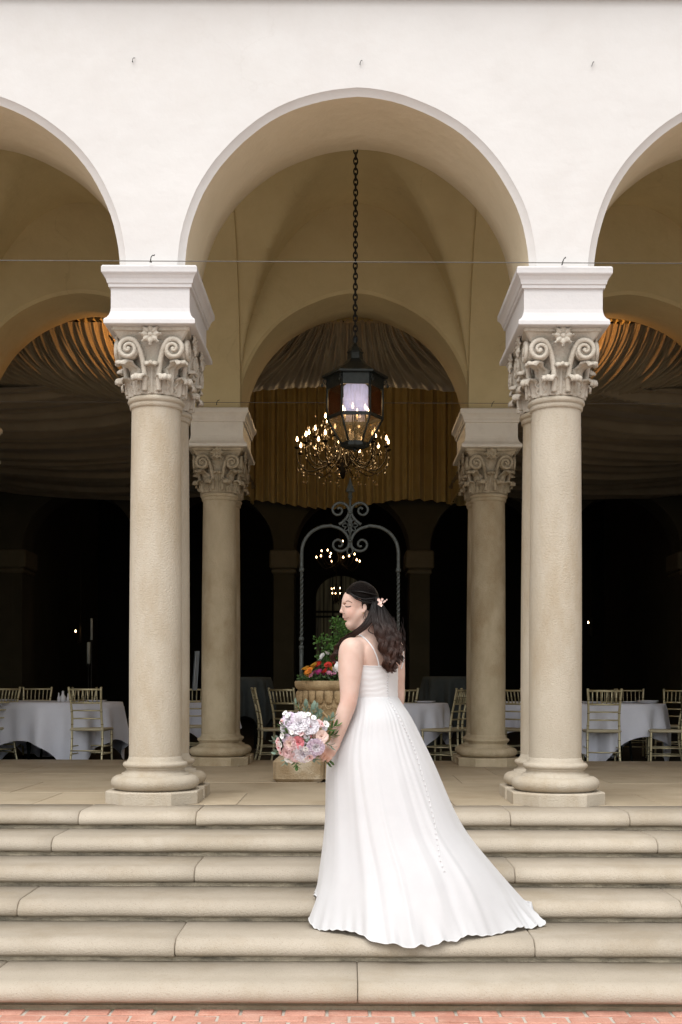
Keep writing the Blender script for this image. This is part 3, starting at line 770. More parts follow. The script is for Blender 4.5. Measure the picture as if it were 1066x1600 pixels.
# ------------------------------------------------------------------ chandelier beyond
CY_ = 18.0; CX_ = (535-HX)*CY_/F+.0
chd = empty('crystal_chandelier', (CX_, CY_, 0)); tag(chd, 'large dark crystal chandelier with lit candle bulbs behind the lantern', 'chandelier')
bz = lambda py: .84-(py-1075)*CY_/F
dk = mat('bronze_arm', (.022,.016,.008), (.035,.025,.012), 20, .55, metal=.5)
cry = mat('crystal_bead', (.22,.17,.11), None, rough=.08, spec=1.0); cry.node_tree.nodes['Principled BSDF'].inputs['Coat Weight'].default_value = 1
bead = M(); bead.add([(0,0,.022),(.012,0,0),(0,.012,0),(-.012,0,0),(0,-.012,0),(0,0,-.028)], [(0,1,2),(0,2,3),(0,3,4),(0,4,1),(5,2,1),(5,3,2),(5,4,3),(5,1,4)])
m = M(); lathe(m, [(.01,bz(560)),(.02,bz(600)),(.05,bz(620)),(.03,bz(640)),(.07,bz(665)),(.035,bz(690)),(.10,bz(712)),(.13,bz(722)),(.05,bz(738)),(.02,bz(748))], 14); m.build('stem', dk, chd)
m = M(); tube(m, [(0,0,bz(565)),(0,0,7.42)], .012, 6); m.build('hanging_rod', dk, chd)
strands = M(); rg = random.Random(3)
tiers = [(12, .70, 692, .15), (9, .52, 680, .3), (6, .30, 657, .5)]
for n_, r, py, ph in tiers:
    for i in range(n_):
        a = ph+2*math.pi*i/n_; zc = bz(py+rg.uniform(-2,2)); cs, sn = math.cos(a), math.sin(a)
        zb_ = bz(py+42)
        pts = catmull([(.03*cs,.03*sn,bz(py+8)),(.4*r*cs,.4*r*sn,zb_+.05),(.75*r*cs,.75*r*sn,zb_-.04),(.98*r*cs,.98*r*sn,zb_+.10),(r*cs,r*sn,zc-.11)], 5)
        m = M(); tube(m, pts, .009, 5); lathe(m, [(.01,-.12),(.045,-.10),(.05,-.09),(.012,-.085),(.011,-.012)], 8, c=(r*cs,r*sn,zc)); m.build('arm', dk, chd)
        inst('flame_bulb', flm, chd, loc=(r*cs, r*sn, zc)).scale = (1.25,1.25,1.25)
        for q in range(9):
            t = rg.random(); b = pts[int(t*(len(pts)-1))]
            dx = Vector((rg.gauss(0,.02), rg.gauss(0,.02), -.03-rg.random()*.16))
            strands.add([tuple(Vector(v)+b+dx) for v in bead.v], bead.f)
for q in range(300):  # bead festoons
    t = rg.random(); a = rg.random()*6.283; r = .66*t**.6; z = bz(655)+(bz(742)-bz(655))*rg.random()**.8*(1-.25*t)
    strands.add([tuple(Vector(v)*rg.uniform(.6,1.3)+Vector((r*math.cos(a), r*math.sin(a), z))) for v in bead.v], bead.f)
tag(strands.build('crystal_beads', cry, chd), kind='stuff')
lamp('chandelier_light', (CX_, CY_, bz(668)), 52, (1,.68,.34), .5)
# uplights behind the first columns, where the swag headings glow
for s, lb in ((-1,'small brass uplight glowing on the swag, bouquet side'),(1,'small brass uplight glowing on the swag, train side')):
    m = M(); x = s*2.82+.05
    lathe(m, [(.03,-.10),(.045,-.08),(.05,0),(.047,.001),(.04,-.02)], 14); lathe(m, [(.036,-.021),(.01,-.02)], 14, mi=1)
    tube(m, [(0,0,-.09),(0,-.3,-.14),(0,-.62,-.14)], .010, 6)
    o = m.build('uplight', [dk, emis('lamp_disc', (1,.55,.2), 6)], loc=(x, 14.22, 5.02)); tag(o, lb, 'lamp', 'uplights')
    lamp('uplight_light', (x, 14.24, 5.10), 8, (1,.46,.14), .04)

# far room: chandelier, window, bulbs
def far_chand(cx, cy, pts, label, hub_px):
    c = empty('far_chandelier', (0,0,0)); tag(c, label, 'chandelier')
    hub = P(hub_px[0], hub_px[1], cy)
    m = M(); lathe(m, [(.01,-.25),(.06,-.18),(.03,0),(.05,.15),(.01,.3)], 10, c=tuple(hub)); tube(m, [hub, hub+Vector((0,0,2.6))], .012, 5); m.build('stem', dk, c)
    for i, (px, py) in enumerate(pts):
        dy = rg.uniform(-.35,.35); p = P(px, py, cy+dy)
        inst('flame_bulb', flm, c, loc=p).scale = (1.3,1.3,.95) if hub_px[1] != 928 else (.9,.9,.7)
        m = M(); tube(m, catmull([hub+Vector((0,0,-.1)), (hub*.4+p*.6)+Vector((0,0,-.28)), p+Vector((0,0,-.02))], 6), .010, 5); m.build('arm', dk, c)
    return c
far_chand(0, 31, [(502,862),(511.5,861),(516.5,866),(494,872),(501,870),(515,871),(536,872),(544,852),(545,870),(553.6,867),(557,876),(561.6,878),(535,847),(518,878)], 'small far chandelier glowing inside the dark middle archway', (530,872))
far_chand(0, 32.5, [(518,921),(522,920),(531,920),(519,928),(524,928),(531,928)], 'tiny bulbs standing in for a chandelier reflection in the arched window', (525,928))  # bulbs modelled in place of a chandelier reflection in the window
far_chand(0, 27.5, [(118,989),(124.5,983.5)], 'tiny pair of warm bulbs glowing deep in the bouquet side arch', (126,992))
far_chand(0, 27.5, [(919,973)], 'single warm bulb glowing deep in the train side arch', (923,978))
# arched window
wn = empty('arched_window', (0,0,0)); tag(wn, 'tall arched window with pale curtains seen through the dark archway', 'window')
WY = 35.6; x0, x1 = (492-HX)*WY/F, (574-HX)*WY/F; wc = (x0+x1)/2; wr = (x1-x0)/2; zs = .84+(1075-932)*WY/F; zb = .84-(1062-1075)*WY/F
m = M(); arc = [(wc-wr*math.cos(math.pi*i/20), zs+wr*.85*math.sin(math.pi*i/20)) for i in range(21)]
m.add([(x, WY+.25, z) for x, z in arc]+[(x1,WY+.25,zb),(x0,WY+.25,zb)], [tuple(range(23))])
gm_, gn_, gb_ = mat_new('daylit_curtain'); nz = gn_.nodes.new('ShaderNodeTexNoise'); nz.inputs['Scale'].default_value = 9
gg = gn_.nodes.new('ShaderNodeNewGeometry'); mp = gn_.nodes.new('ShaderNodeMapping'); mp.inputs['Scale'].default_value = (1.6,1,.08)
gn_.links.new(gg.outputs['Position'], mp.inputs[0]); gn_.links.new(mp.outputs[0], nz.inputs['Vector'])
rp = gn_.nodes.new('ShaderNodeValToRGB'); rp.color_ramp.elements[0].position=.35; rp.color_ramp.elements[1].position=.7
rp.color_ramp.elements[0].color=(.05,.045,.025,1); rp.color_ramp.elements[1].color=(.22,.19,.10,1)
gn_.links.new(nz.outputs['Fac'], rp.inputs[0]); gn_.links.new(rp.outputs[0], gb_.inputs['Base Color']); gn_.links.new(rp.outputs[0], gb_.inputs['Emission Color']); gb_.inputs['Emission Strength'].default_value = .03
m.build('curtain', gm_, wn)
m = M()
for q in range(7):
    x = x0+(x1-x0)*q/6; zt = zs+wr*.85*math.sqrt(max(0,1-((x-wc)/wr)**2)); box(m, (x, WY+.15, (zb+zt)/2), (.05 if q in (0,3,6) else .03,.05,zt-zb))
for z in (zb, zb+.62, zb+1.24, zb+1.9, zb+2.05): box(m, (wc, WY+.155, z), (x1-x0, .05, .06))
tube(m, [(x, WY+.15, z) for x, z in arc], .04, 6); m.build('window_frame', MT['black'], wn)
# ------------------------------------------------------------------ well head with flowers and iron overthrow
WX, WYc = 0.0, 11.12
well = empty('stone_well_head', (WX, WYc, 0)); tag(well, 'round carved golden stone well head used as a planter behind the bride', 'well head')
bl = [(-.68,-.62,-.22,-.30),(-.22,-.62,.24,-.30),(.24,-.62,.68,-.30),(-.68,-.30,-.36,.30),(.36,-.30,.68,.30),(-.68,.30,-.1,.62),(-.1,.30,.68,.62)]
for (a,b_,c,d) in bl:
    m = M(); box(m, ((a+c)/2,(b_+d)/2,.105), (c-a-.006, d-b_-.006, .21), bev=.03)
    m.v = [(x+.006*noise.noise(Vector((x*5,y*5,z*7))), y+.006*noise.noise(Vector((x*5+9,y*5,z*7))), z+.004*noise.noise(Vector((x*4,y*4,3)))) for x,y,z in m.v]
    m.build('stone_block', MT['blockstone'], well)
m = M()
pr = [(.33,.205),(.345,.23),(.34,.26),(.30,.30),(.31,.34),(.37,.40),(.43,.50),(.463,.60),(.472,.66),(.480,.675),(.470,.69),(.472,.70),(.472,.815),(.480,.822),(.498,.835),(.512,.86),(.512,.895),(.505,.905),(.44,.905),(.43,.85)]
lathe(m, pr, 64, cap=False, mod=lambda r,z,a: r+.006*noise.noise(Vector((r*7*math.cos(a),r*7*math.sin(a),z*9)))); lathe(m, [(.44,.86),(.1,.86)], 32)
m.build('bowl', MT['wellstone'], well)
# carved band of upright tongues
tg = M()
def tf(u, v):
    s = (u-.5)*2; r = .478+.016*(1-s*s)*math.sin(math.pi*min(1,v*1.1))**.5; wd = .041*(1-.35*v*v)
    a = s*wd/.48; return (r*math.sin(a), -r*math.cos(a), .81-v*.105-.012*(1-abs(s))*(v>.9))
thick(tg, tf, 8, 8, .01)
tube(tg, [Vector((.041*math.cos(t)*.9/1, -.490, .742-.036+.055*math.sin(t))) for t in [R(q) for q in range(-160, -20, 20)]], .006, 6)
tgm = tg.mesh('carved_tongue', MT['wellstone'])
for i in range(32): inst('carved_tongue', tgm, well, mat=Matrix.Rotation(2*math.pi*i/32, 4, 'Z'))
sw = M()   # swirling acanthus scrolls under the band
def rr_(z): 
    for (r0,z0),(r1,z1) in zip(pr[:-1],pr[1:]):
        if z0 <= z <= z1: return r0+(r1-r0)*(z-z0)/max(1e-6,z1-z0)
    return .4
def onbowl(a, z, off=.012): r = rr_(z)+off; return Vector((r*math.sin(a), -r*math.cos(a), z))
pts = [onbowl(-.24+.48*t, .60+.045*math.sin(t*6.28)) for t in [q/14 for q in range(15)]]; tube(sw, pts, [.012]*15, 6)
pts = [onbowl(.10+.075*math.cos(t)*(1-t/9), .53+.055*math.sin(t)*(1-t/9)) for t in [q*.45 for q in range(16)]]; tube(sw, pts, .012, 6)
pts = [onbowl(-.12+.07*math.cos(-t)*(1-t/9), .50+.05*math.sin(-t)*(1-t/9)) for t in [q*.45 for q in range(16)]]; tube(sw, pts, .012, 6)
swm = sw.mesh('carved_scroll', MT['wellstone'])
for i in range(13): inst('carved_scroll', swm, well, mat=Matrix.Rotation(2*math.pi*i/13, 4, 'Z'))

# iron overthrow
ov = empty('iron_well_arch', (WX, WYc, 0)); tag(ov, 'grey wrought iron arch with scrolls and spear tip standing on the well head', 'iron arch')
def q_(cx, cy): # crop pixels -> local
    p = P(430+cx/4.635, 730+cy/4.635, WYc); return Vector((p.x-WX, 0, p.z))
def mir(c): return [(1080-a, b) for a, b in c]
bar = [(548,405),(575,400),(620,415),(690,425),(760,437),(825,475),(870,535),(888,600),(890,680),(890,745)]
up = [(620,415),(592,396),(562,362),(548,325),(555,290),(580,267),(615,258),(650,273),(668,305),(655,336),(630,346),(607,335),(598,315),(606,298),(622,294),(630,305)]
lo = [(680,425),(620,442),(580,470),(555,508),(547,545),(555,580),(585,603),(620,607),(652,590),(663,560),(650,535),(625,526),(603,538),(597,560),(609,574),(626,570)]
bar = [(672,424),(700,426),(760,437),(825,475),(870,535),(888,600),(890,680),(890,745)]
for side in (0, 1):
    fx = mir if side else (lambda c: c)
    m = M(); tube(m, catmull([q_(*p) for p in fx(bar)], 8), .0165, 8); m.build('arch_bar', MT['iron_light'], ov)
    for cc in (up, lo):
        m = M(); pp = catmull([q_(*p) for p in fx(cc)], 6); tube(m, pp, [.0125-.004*i/len(pp) for i in range(len(pp))], 8, flat=1.2); m.build('scroll', MT['iron_light'], ov)
    # twisted post
    a = q_(*fx([(890,745)])[0]); m = M(); n_ = 90; zb_ = .87
    pts = [Vector((a.x, 0, a.z+(zb_-a.z)*i/n_)) for i in range(n_+1)]
    tube(m, pts, .0155, 4, twist=R(24), up0=Vector((1,0,0))); 
    for zz in (a.z, 1.30, 1.22): lathe(m, [(.016,-.02),(.024,-.012),(.024,.012),(.016,.02)], 12, c=(a.x,0,zz))
    lathe(m, [(.019,.86),(.019,1.22)], 10, c=(a.x,0,0)); m.build('twisted_post', MT['iron_light'], ov)
m = M(); tube(m, [q_(540,560), q_(540,200)], .012, 8)
for yy in (330, 535): lathe(m, [(.02,-.012),(.026,0),(.02,.012)], 10, c=tuple(q_(540,yy)))
t0 = q_(540,185); lathe(m, [(.014,-.06),(.022,-.03),(.014,-.02),(.018,0),(.044,.012),(.030,.05),(.012,.10),(.002,.148)], 4, c=tuple(t0), smooth=False)
m.build('spear_rod', MT['iron_light'], ov)
m = M(); c = q_(539,603)
tube(m, [c+Vector((.026*math.cos(a)*(1-.25*math.sin(a)), 0, .036*math.sin(a))) for a in [k*.524 for k in range(12)]], .008, 6, closed=True); m.build('ring', MT['iron_light'], ov)
m = M(); c = q_(540,422)
for i in range(8):
    a = i*math.pi/4; A = Matrix.Translation(c) @ Matrix.Rotation(a, 4, 'Y')
    tube(m, [A @ Vector((.020*math.cos(t)*.8, -.01, .045+.026*math.sin(t))) for t in [k*.7 for k in range(9)]], .006, 6, closed=True)
lathe(m, [(.018,0),(.016,.012),(.004,.018)], 10, mat=Matrix.Translation(c+Vector((0,-.012,0))) @ Matrix.Rotation(math.pi/2,4,'X'))
m.build('iron_flower', MT['iron_light'], ov)

# ------------------------------------------------------------------ flowers
def petal(m, L_, W_, cup, mat_, tip=0.0, ruf=0.0, mi=0, n=5, seed=0):
    def f(u, v):
        s = (u-.5)*2; w_ = W_*math.sin(math.pi*min(.97, .12+v*.80))**.6
        z = L_*v; y = cup*(v*v) - tip*max(0,v-.7)**2*10*L_
        return (s*w_, -cup*.9*s*s*v + y*.0 + ruf*math.sin(s*5+seed+v*3)*v, z)  # bends around +y
    def g(u, v):
        x, y, z = f(u, v); a = cup*v*2.2/max(L_,.001)*.5
        return (x, y + L_*(.30*math.sin(v*1.5)) - tip*L_*max(0, v-.6)*1.4*-1, z)
    grid(m, g, n, n, mat=mat_, mi=mi)
def rose_mesh(name, R_, mats, nl, n0=3, open_=1.0, ruf=.0, seed=0, inner=1):
    """petals spiral from a closed heart outwards; axis +Z; outer petals take material 0, heart petals material 1"""
    m = M(); rg_ = random.Random(seed); k = 0
    for layer in range(nl):
        t = layer/(nl-1); n_ = n0+int(layer*1.0); 
        for i in range(n_):
            a = 2*math.pi*(i+.5*(layer%2)+rg_.uniform(-.12,.12))/n_
            L_ = R_*(.62+.42*t)*rg_.uniform(.93,1.07); tilt = R(4+68*t**1.15*open_)+rg_.uniform(-.06,.06)
            base = R_*(.05+.16*t)
            W_ = R_*(.34+.34*t)
            def g(u, v, L_=L_, W_=W_, tilt=tilt, base=base, a=a, t=t, k=k):
                s = (u-.5)*2; w_ = W_*math.sin(math.pi*min(.93,.14+v*.74))**.55*(1-.06*max(0,v-.85)/.15*abs(s))
                # arc profile: rises then leans out
                ang = tilt*(v**.8) + (.55 if t > .35 else .15)*max(0, v-.72)
                rad = base+L_*v*math.sin(tilt*.62+ .25*v) + max(0,v-.75)*L_*.35*(t>.3) ; zz = L_*v*math.cos(tilt*.70)*.95 + R_*(.10*(1-t)) - .08*R_*t - max(0,v-.85)*L_*.5*(t>.3)
                curve = s*w_/max(rad+R_*.22, .3*R_)
                rr2 = rad*(1) ; x = (rr2)*math.cos(a+curve*.8); y = rr2*math.sin(a+curve*.8)
                x += -math.sin(a)*s*w_*.35; y += math.cos(a)*s*w_*.35
                zz += ruf*R_*math.sin(s*6+k)*v
                return (x, y, zz-.10*R_*s*s*v*(1-t))
            grid(m, g, 6, 6, mi=(1 if t < .45 else 0)); k += 1
    lathe(m, [(.01*R_,-.25*R_),(.16*R_,-.12*R_),(.24*R_,.02*R_),(.1*R_,.1*R_)], 8, mi=2)
    return m.mesh(name, mats)
def pmat(name, c, rough=.6): return mat(name, c, tuple(min(1,v*1.12) for v in c), 60, rough, sheen=.2, trans=.18)
leafm = mat('green_leaf', (.045,.10,.025), (.09,.17,.045), 30, .5, trans=.15)
euc = mat('grey_green_leaf', (.13,.20,.15), (.22,.30,.23), 30, .6, trans=.12)
green_calyx = mat('calyx_green', (.08,.15,.05), (.10,.18,.06), 20, .6)
COL = dict(white=(.72,.69,.73), lilac=(.68,.58,.69), pale=(.76,.55,.55), blush=(.80,.63,.56), deep=(.72,.24,.27), coral=(.84,.46,.46), red=(.62,.03,.015),
           orange=(.80,.28,.02), yellow=(.80,.50,.04), magenta=(.42,.03,.20), pink=(.70,.30,.45), snow=(.82,.82,.80))
PM = {k: pmat(k+'_petal', v) for k, v in COL.items()}
def leaf_mesh(name, L_, W_, mt, fold=.25, droop=.3, n=5):
    m = M()
    def f(u, v):
        s = (u-.5)*2; w_ = W_*math.sin(math.pi*min(.985,.03+v*.95))**.75
        return (s*w_, -droop*L_*v*v+abs(s)*w_*fold, L_*v)
    grid(m, f, 4, n); return m.mesh(name, mt)

# planter planting: soil mound of small leaves, shrub, blossoms
planting = M(); rg2 = random.Random(11)
def add_leaf(m, p, L_, W_, d, mi=0):
    d = d.normalized(); s = d.cross(Vector((rg2.uniform(-1,1), rg2.uniform(-1,1), rg2.uniform(-1,1)))).normalized(); nn = d.cross(s)
    m.add([p, p+d*L_*.45+s*W_+nn*W_*.3, p+d*L_, p+d*L_*.45-s*W_+nn*W_*.3], [(0,1,2,3)], False, mi=mi)
for i in range(2600):
    a = rg2.random()*6.283; r = .47*math.sqrt(rg2.random()); h = .90+.09*(1-(r/.5)**2)+rg2.uniform(-.02,.05)
    p = Vector((r*math.cos(a), r*math.sin(a), h)); d = Vector((rg2.gauss(0,1), rg2.gauss(0,1), .7))
    if r > .40: d += Vector((math.cos(a), math.sin(a), -.6)); 
    add_leaf(planting, p, .035, .010, d, mi=int(rg2.random()<.35))
gc = planting.build('ground_cover', [leafm, mat('dull_leaf', (.05,.08,.045), (.09,.12,.07), 30, .6)]); gc.location = (WX, WYc, 0)
tag(gc, 'low green leafy ground cover filling the well head planter', 'ground cover', kind='stuff')
sh = empty('green_shrub', (WX-.10, WYc+.02, .88)); tag(sh, 'bushy fresh green shrub rising from the well head planter', 'shrub')
fo = M(); stm = M(); centers = []
for i in range(26):
    a = rg2.random()*6.283; h = rg2.uniform(.16,.55); r = rg2.uniform(.03,.17)*(1.15-abs(h-.35))
    p = Vector((r*math.cos(a)*1.0, r*math.sin(a), h)); centers.append(p)
    tube(stm, catmull([(0,0,-.02), (p.x*.35,p.y*.35,h*.5), tuple(p)], 4), .0035, 5)
for c in centers:
    for k in range(70):
        d = Vector((rg2.gauss(0,1), rg2.gauss(0,1), rg2.gauss(.3,1))).normalized(); p = c+d*rg2.uniform(.01,.075)
        add_leaf(fo, p, .030, .011, d+Vector((0,0,.3)), mi=int(rg2.random()<.45))
stm.build('stems', leafm, sh); tag(fo.build('foliage', [mat('fresh_leaf', (.07,.17,.03), (.12,.26,.05), 30, .5, trans=.2), leafm], sh), kind='stuff')
bl_m = {}
for k, big in (('red',1),('orange',1),('yellow',1),('magenta',0),('pink',0),('snow',0)):
    bl_m[k] = rose_mesh('blossom', .042 if big else .034, [PM[k], PM[k], green_calyx], 4, 5, .9, .06, seed=len(k))
spots = [(498,1040,'red'),(509,1050,'red'),(513,1041,'red'),(489,1045,'yellow'),(484,1049,'orange'),(478,1046,'yellow'),(481,1054,'orange'),(492,1040,'yellow'),(517,1046,'yellow'),
         (505,1026,'snow'),(511,1022,'snow'),(502,1031,'snow'),(494,1052,'magenta'),(500,1051,'magenta'),(505,1054,'magenta'),(488,1056,'pink'),(514,1054,'pink'),(520,1055,'pink'),(521,1048,'snow'),
         (524,1038,'red'),(528,1050,'magenta'),(533,1044,'yellow'),(540,1046,'red'),(548,1043,'orange'),(556,1048,'pink'),(566,1045,'yellow'),(578,1046,'red'),(590,1050,'magenta'),(600,1052,'snow')]
desc = dict(red='red', orange='orange', yellow='yellow', magenta='magenta', pink='pink', snow='white')
for i, (px, py, k) in enumerate(spots):
    rr3 = .30+.0*i; Y = WYc-.36+rg2.uniform(-.06,.05)+ (.22 if py < 1034 else 0)
    fl = empty('planted_flower', P(px,py,Y)); fl.rotation_euler = (R(rg2.uniform(20,60)), R(rg2.uniform(-25,25)), rg2.random()*6); fl.scale = (.82,.82,.82)
    inst('blossom', bl_m[k], fl)
    m = M(); p = fl.location; A = fl.rotation_euler.to_matrix().inverted(); tube(m, [Vector((0,0,-.003)), A @ Vector((0,.03,-(p.z-.90)*.6-.03)), A @ Vector((0,.06,-(p.z-.90)-.04))], .003, 5); m.build('stem', leafm, fl)
    same = sorted(q[0] for q in spots if q[2] == k); nth = ['first','second','third','fourth','fifth','sixth','seventh'][same.index(px)]
    tag(fl, nth+' '+desc[k]+' blossom in the well planter, counting its colour from the bouquet side', 'flower', desc[k]+' planter blossoms')

# ------------------------------------------------------------------ chairs
CW, CD, CHH = .41, .40, .925
def seg_rings(m, pts, rad, n=8, every=.14):
    tube(m, pts, rad, n)
def make_chair():
    t = empty('banquet_chair')
    def part(name, f, mt): m = M(); f(m); return m.build(name, mt, t)
    hw = CW/2-.015
    for s in (-1, 1):
        # local +Y is the front of the seat; the back stands at -Y
        post = catmull([(s*(hw-.0),-.235,0),(s*(hw-.004),-.185,.22),(s*(hw-.006),-.175,.44),(s*(hw-.012),-.195,.62),(s*(hw-.004),-.235,.80),(s*(hw+.006),-.262,CHH)], 6)
        def f(m):
            tube(m, post, [.0145-.002*abs(i/len(post)-.4) for i in range(len(post))], 8)
            for q in (4, 9, 14, 19, 24):
                if q < len(post): lathe(m, [(.013,-.006),(.0185,0),(.013,.006)], 8, c=tuple(post[q]), mi=1)
            lathe(m, [(.012,0),(.017,.008),(.012,.018)], 8, c=tuple(post[-1]))
        part('back_post', f, [MT['chair'], MT['chair_wear']])
        leg = catmull([(s*hw,.185,0),(s*(hw-.004),.180,.2),(s*(hw-.006),.178,.43)], 6)
        def f2(m):
            tube(m, leg, [.0115+.004*i/len(leg) for i in range(len(leg))], 8)
            for q in (2, 6, 10): lathe(m, [(.012,-.006),(.018,0),(.012,.006)], 8, c=tuple(leg[q]), mi=1)
        part('leg', f2, [MT['chair'], MT['chair_wear']])
        for z in (.15, .24): part('stretcher', lambda m, z=z: tube(m, [(s*(hw-.003),-.20,z),(s*(hw-.003),.18,z)], .009, 6), MT['chair'])
    def yb_(z): return -.195-.235*0 - (max(0,z-.62))*.22 if z > .62 else -.178-(abs(z-.44))*.1
    for z in (CHH-.012, .755): part('rail', lambda m, z=z: tube(m, [(-hw,yb_(z),z),(hw,yb_(z),z)], .0115, 8), MT['chair'])
    for z in (.665, .57): part('cross_rail', lambda m, z=z: tube(m, [(-hw,yb_(z)+.006,z),(hw,yb_(z)+.006,z)], .009, 8), MT['chair'])
    for i in range(6):
        x = -hw+(i+1)*2*hw/7*1.0
        part('spindle', lambda m, x=x: (tube(m, [(x,yb_(.755),.755),(x*1.03,yb_(CHH-.012),CHH-.012)], .0075, 6), lathe(m, [(.008,-.004),(.011,0),(.008,.004)], 6, c=(x,yb_(.83),.83), mi=1)), [MT['chair'], MT['chair_wear']])
    for z in (.15,.235): part('stretcher', lambda m, z=z: tube(m, [(-hw,.181,z),(hw,.181,z)], .009, 6), MT['chair'])
    part('stretcher', lambda m: tube(m, [(-hw,-.205,.19),(hw,-.205,.19)], .009, 6), MT['chair'])
    part('seat', lambda m: box(m, (0,.0,.440), (CW+.005,CD,.034), bev=.012), MT['seat'])
    return t
ch0 = make_chair(); cz_ = -.10
# px of chair centre, distance, heading (direction the sitter faces, degrees, 0 = away from the camera), label
chairs = [
 (144, 14.15, -6, 'gold bamboo-style chair drawn up to the bouquet side table, its back to the stairs'),
 (50, 16.05, 178, 'gold chair facing the stairs across the bouquet side table, cruets before it'),
 (-12, 14.35, 62, 'gold chair at the open end of the bouquet side table, only its seat in view'),
 (116, 16.5, 160, 'dim gold chair behind the chair at the bouquet side table'),
 (430, 14.25, -80, 'gold chair turned sideways, just past the brown column nearer the bouquet'),
 (462, 14.2, -38, 'gold spindle-back chair half hidden by the stone well head'),
 (618, 14.9, 20, 'gold chair mostly hidden behind the bride, one back post showing'),
 (692, 14.2, 62, 'gold chair turned towards the small white table beside the gown'),
 (722, 14.55, 30, 'gold chair half hidden by the brown column beside the small white table'),
 (786, 14.5, -62, 'gold chair seen edge-on between the two train side columns'),
 (818, 14.3, -50, 'second gold chair between the train side columns, nearer the stairs'),
 (940, 14.1, -4, 'gold chair with its back to the stairs at the train side table'),
 (946, 16.1, 176, 'gold chair facing the stairs across the train side table'),
 (986, 16.3, 172, 'dim gold chair behind the far rim of the train side table'),
 (1040, 14.15, 80, 'gold chair with olive cushion at the open end of the train side table'),
 (1052, 15.9, 150, 'gold chair partly behind the cushioned chair at the picture edge'),
 (296, 15.2, 185, 'gold chair glimpsed between the two bouquet side columns'),
]
for i, (px, Yc_, hd, lb) in enumerate(chairs):
    c = ch0 if i == 0 else copy_tree(ch0)
    c.location = ((px-HX)*Yc_/F, Yc_, cz_); c.rotation_euler = (0,0,R(hd)); tag(c, lb, 'chair', 'gold banquet chairs')
    if 'olive cushion' in lb:
        m = M(); box(m, (0,-.205,.66), (.34,.022,.40), bev=.01); m.build('back_cushion', MT['pad'], c)

# ------------------------------------------------------------------ tables and cloths
def cloth_mesh(name, Rt, S, H, mt, rot=0, seed=0, folds=11, max_drop=None):
    m = M(); nr, na = 34, 288
    def f(u, v):
        a = 2*math.pi*u; b = a+rot
        half = S/max(abs(math.cos(b)), abs(math.sin(b)))
        drop = min(half-Rt, max_drop or H-.02)
        if v < .35:
            r = Rt*v/.35; return (r*math.cos(a), r*math.sin(a), H+.006)
        t = (v-.35)/.65; d = drop*t
        k = (math.sin(folds*a+seed+1.2*math.sin(2*a+seed))+.5*math.sin(folds*1.7*a+seed*2)) 
        amp = .045*min(1, d/.35)
        r = Rt+.012+.022*min(1,d/.05)+amp*k*.9+.03*t-(.06*max(0,d-.35))
        z = H-d-.004 if d > .02 else H+.006-d*.5
        return (r*math.cos(a), r*math.sin(a), z)
    grid(m, f, na, nr, wrap=True); return m.mesh(name, mt)
def table(x, Y, Rt, S, label, clabel, rot=0, seed=0, H=.75, mt=None, legs=True, md=None):
    t = empty('round_table', (x, Y, cz_)); tag(t, label, 'table', 'round tables')
    m = M(); lathe(m, [(Rt-.01,H-.03),(Rt,H-.02),(Rt,H),(0.01,H)], 40, cap=True); m.build('tabletop', MT['wood'], t)
    for i in range(4):
        a = math.pi/4+i*math.pi/2; m = M(); tube(m, [(.55*Rt*math.cos(a),.55*Rt*math.sin(a),0),(.45*Rt*math.cos(a),.45*Rt*math.sin(a),H-.03)], .016, 8); m.build('leg', MT['iron'], t)
    c = inst('tablecloth', cloth_mesh('tablecloth', Rt, S, H, mt or MT['linen'], rot, seed, max_drop=md)); c.location = (x, Y, cz_); tag(c, clabel, 'tablecloth', 'tablecloths')
    return t
xp = lambda px, Y: (px-HX)*Y/F
table(xp(92,14.95), 14.95, .78, 1.23, 'round table under white cloth, bouquet side, with cruets', 'white cloth with pointed corners on the table that carries the cruets', rot=R(20), seed=1)
table(xp(20,15.6), 15.6, .75, 1.22, 'round table at the picture edge beside the cruet table', 'white cloth overlapping the cruet table cloth at the picture edge', rot=R(50), seed=4)
table(xp(944,14.95), 14.95, .74, 1.12, 'round table under white cloth, train side, with plates', 'white cloth with folds falling to a point, train side, plates on it', rot=R(63), seed=2)
table(xp(640,14.85), 14.85, .46, .78, 'small round table under white cloth beside the gown', 'white cloth on the small table beside the gown', rot=R(30), seed=5, md=.66)
table(xp(812,16.4), 16.4, .60, .98, 'round table glimpsed between the train side columns', 'white cloth glimpsed between the train side columns', rot=R(10), seed=6)
table(xp(296,16.3), 16.3, .60, .95, 'round table glimpsed between the bouquet side columns', 'white cloth glimpsed between the bouquet side columns', rot=R(10), seed=7)
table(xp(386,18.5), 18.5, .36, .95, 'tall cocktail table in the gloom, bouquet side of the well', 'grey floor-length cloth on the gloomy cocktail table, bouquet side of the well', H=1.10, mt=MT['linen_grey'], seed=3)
table(xp(702,18.8), 18.8, .40, 1.2, 'tall cocktail table in the gloom beside the train side column', 'grey floor-length cloth on the gloomy cocktail table, train side of the well', H=1.12, mt=MT['linen_grey'], seed=8)
